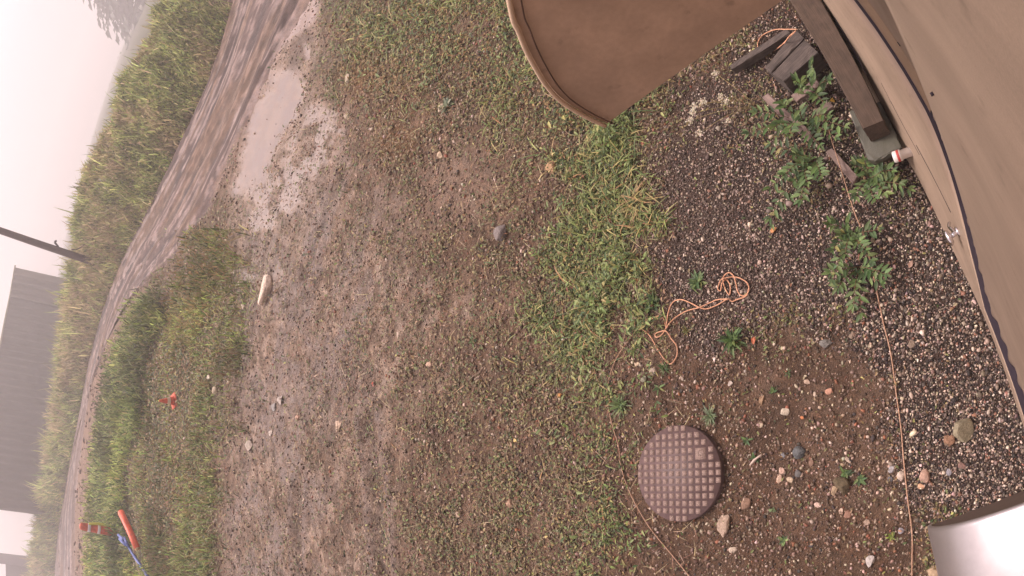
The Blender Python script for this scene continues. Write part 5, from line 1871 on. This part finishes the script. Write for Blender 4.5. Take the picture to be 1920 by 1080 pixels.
M_SHED = mat_simple('grey_sheet_wall', (0.105, 0.100, 0.082), 0.5, 0.05, 0.6)
M_SHED_LIT = mat_simple('lit_sheet_wall', (0.20, 0.185, 0.15), 0.5, 0.05, 0.6)  # same sheet as the long wall, daylight on the end put into the colour
V, F = ribbed(c1, c2, zbase, zt_, 1.0, 0.36, outn(c1, c2))
mk('long_wall', V, F, M_SHED, parent=shed)
V, F = ribbed(c0, c1, zbase, zt_, 0.95, 0.75, outn(c0, c1))
mk('end_wall', V, F, M_SHED_LIT, parent=shed)
bk = np.array([c2[0], c2[1], 0]) / np.hypot(c2[0], c2[1]) * 24
V = np.array([c0, c1, c2, c2 + bk, c0 + bk]) - SL
V2 = V.copy()
V2[:, 2] = zt_ - zbase
roofv = V2 * 1.0
ridge = (roofv[1] + roofv[2]) / 2 * 0 
rt = np.array([roofv[1] * 0.5 + (roofv[2] + bk) * 0 + (roofv[1] + bk) * 0.5, roofv[2] * 0.5 + (roofv[2] + bk) * 0.5]) + [0, 0, 1.0]
ov = outn(c1, c2) * 0.4
RV = np.array([roofv[0] + ov, roofv[1] + ov, roofv[2] + ov, rt[1], rt[0], roofv[4], roofv[3]])
RV[:3, 2] += 0.03
mk('roof', RV, [np.array([[1, 2, 3, 4], [4, 3, 6, 5]]), np.array([[0, 1, 4], [0, 4, 5]])], mat_simple('roof_sheet', (0.3, 0.3, 0.22), 0.5), parent=shed)
BVv = np.concatenate([V[[3, 4]], V2[[3, 4]]])
mk('back_wall', np.concatenate([V[[2, 3, 4, 0]], V2[[2, 3, 4, 0]]]), [np.array([[0, 1, 5, 4], [1, 2, 6, 5], [2, 3, 7, 6]])], M_SHED, parent=shed)
trim = [tube(np.array([c1 + [0, 0, zt_ - zbase], c2 + [0, 0, zt_ - zbase]]) + ov - SL, 0.12, 6), tube(np.array([c0 + [0, 0, zt_ - zbase], c1 + [0, 0, zt_ - zbase]]) + ov - SL, 0.12, 6)]
V, F = join(trim)
mk('eave_trim', V, F, mat_simple('eave', (0.32, 0.32, 0.2), 0.5), parent=shed)

# small dark building far down the track
fb = empty('far_building', tuple(at_range(40, 1062, 125) * [1, 1, 0] + [0, 0, 0.5]))
tag(fb, 'small dark building with a stepped roof faint in the fog', 'building')
FL = np.array(fb.location)
M_FAR = mat_simple('far_wall', (0.09, 0.075, 0.08), 0.8, 0.1, 0.5)


def block(px0, px1, ztoppx, dep, R):
    a = at_range(*px0, R)
    b_ = at_range(*px1, R)
    top = at_range(*ztoppx, R)[2]
    n = a * [1, 1, 0] / np.linalg.norm(a[:2])
    v = np.array([a, b_, b_ + n * dep, a + n * dep])
    v0, v1 = v.copy(), v.copy()
    v0[:, 2] = 0.3
    v1[:, 2] = top
    V = np.concatenate([v0, v1]) - FL
    return V, [np.array([[0, 1, 5, 4], [1, 2, 6, 5], [2, 3, 7, 6], [3, 0, 4, 7], [4, 5, 6, 7]])]


V, F = block((40, 1054), (40, 1160), (11, 1080), 10, 125)
mk('low_wing', V, F, M_FAR, parent=fb)
V, F = block((10, 1038), (10, 1058), (-15, 1050), 8, 123)
mk('gable', V, F, M_FAR, parent=fb)


# ------------------------------------------------------------------ trees in the fog
def fir(px_az, R, h, w, label, seed, zb=1.0):
    rg = np.random.default_rng(seed)
    base = polar(px_az, R, zb)
    root = empty('fir_tree', tuple(base))
    tag(root, label, 'tree', 'fir trees standing in the fog')
    V, F = tube(np.array([[0, 0, 0], [0.05, 0, h * 0.5], [0, 0, h]]), [h * 0.02, h * 0.012, 0.02], 8)
    mk('trunk', V, F, mat_simple('fir_bark', (0.07, 0.05, 0.04), 0.9), parent=root)
    P, D, L = [], [], []
    nb = int(h * 11)
    for i in range(nb):
        t = (i + rg.uniform(0, 1)) / nb
        z = h * (0.06 + 0.94 * t)
        r = w * (1 - t) ** 0.85 * rg.uniform(0.6, 1.15) + 0.12
        a = rg.uniform(0, 6.28)
        dr = np.array([math.cos(a), math.sin(a), 0])
        for q in np.linspace(0.12, 1, 16):
            p = dr * r * q + np.array([0, 0, z - r * 0.32 * q * q + 0.1 * r * q])
            for s_ in (-1, 1):
                P.append(p + rg.normal(0, 0.06, 3))
                D.append(dr * 0.8 + np.cross(dr, [0, 0, 1]) * s_ * rg.uniform(0.3, 1.0) + [0, 0, -0.45 + rg.normal(0, 0.2)])
                L.append(r * 0.17 * rg.uniform(0.6, 1.2) + 0.25)
    P, D, L = np.array(P), np.array(D), np.array(L)
    V, F, c = card_mesh(P, D, L, L * 0.42, pal(len(P), [(0.035, 0.05, 0.03), (0.05, 0.065, 0.035)], [1, 1], 0.2), rg.uniform(-0.8, 0.8, len(P)))
    mk('crown', V, F, M_LEAF, c, parent=root)


fir(17.3, 150, 35, 15, 'nearest tall fir in fog behind the thicket at the top corner', 3)
fir(20.5, 160, 37, 14, 'tall fir right behind the nearest fir in the fog', 4)

# ------------------------------------------------------------------ fog
bm = bmesh.new()
bmesh.ops.create_cube(bm, size=1)
me = bpy.data.meshes.new('haze')
bm.to_mesh(me)
bm.free()
haze = bpy.data.objects.new('haze', me)
COL.objects.link(haze)
haze.scale = (1280, 1280, 44)
haze.location = (0, 0, 22 - 1.6)
hm = bpy.data.materials.new('fog')
hm.use_nodes = True
hm.node_tree.nodes.remove(hm.node_tree.nodes['Principled BSDF'])
pv = hm.node_tree.nodes.new('ShaderNodeVolumePrincipled')
pv.inputs['Color'].default_value = (0.95, 0.93, 0.94, 1)
pv.inputs['Density'].default_value = 0.0050
pv.inputs['Anisotropy'].default_value = 0.1
hm.node_tree.links.new(pv.outputs[0], hm.node_tree.nodes['Material Output'].inputs['Volume'])
me.materials.append(hm)
tag(haze, kind='stuff')
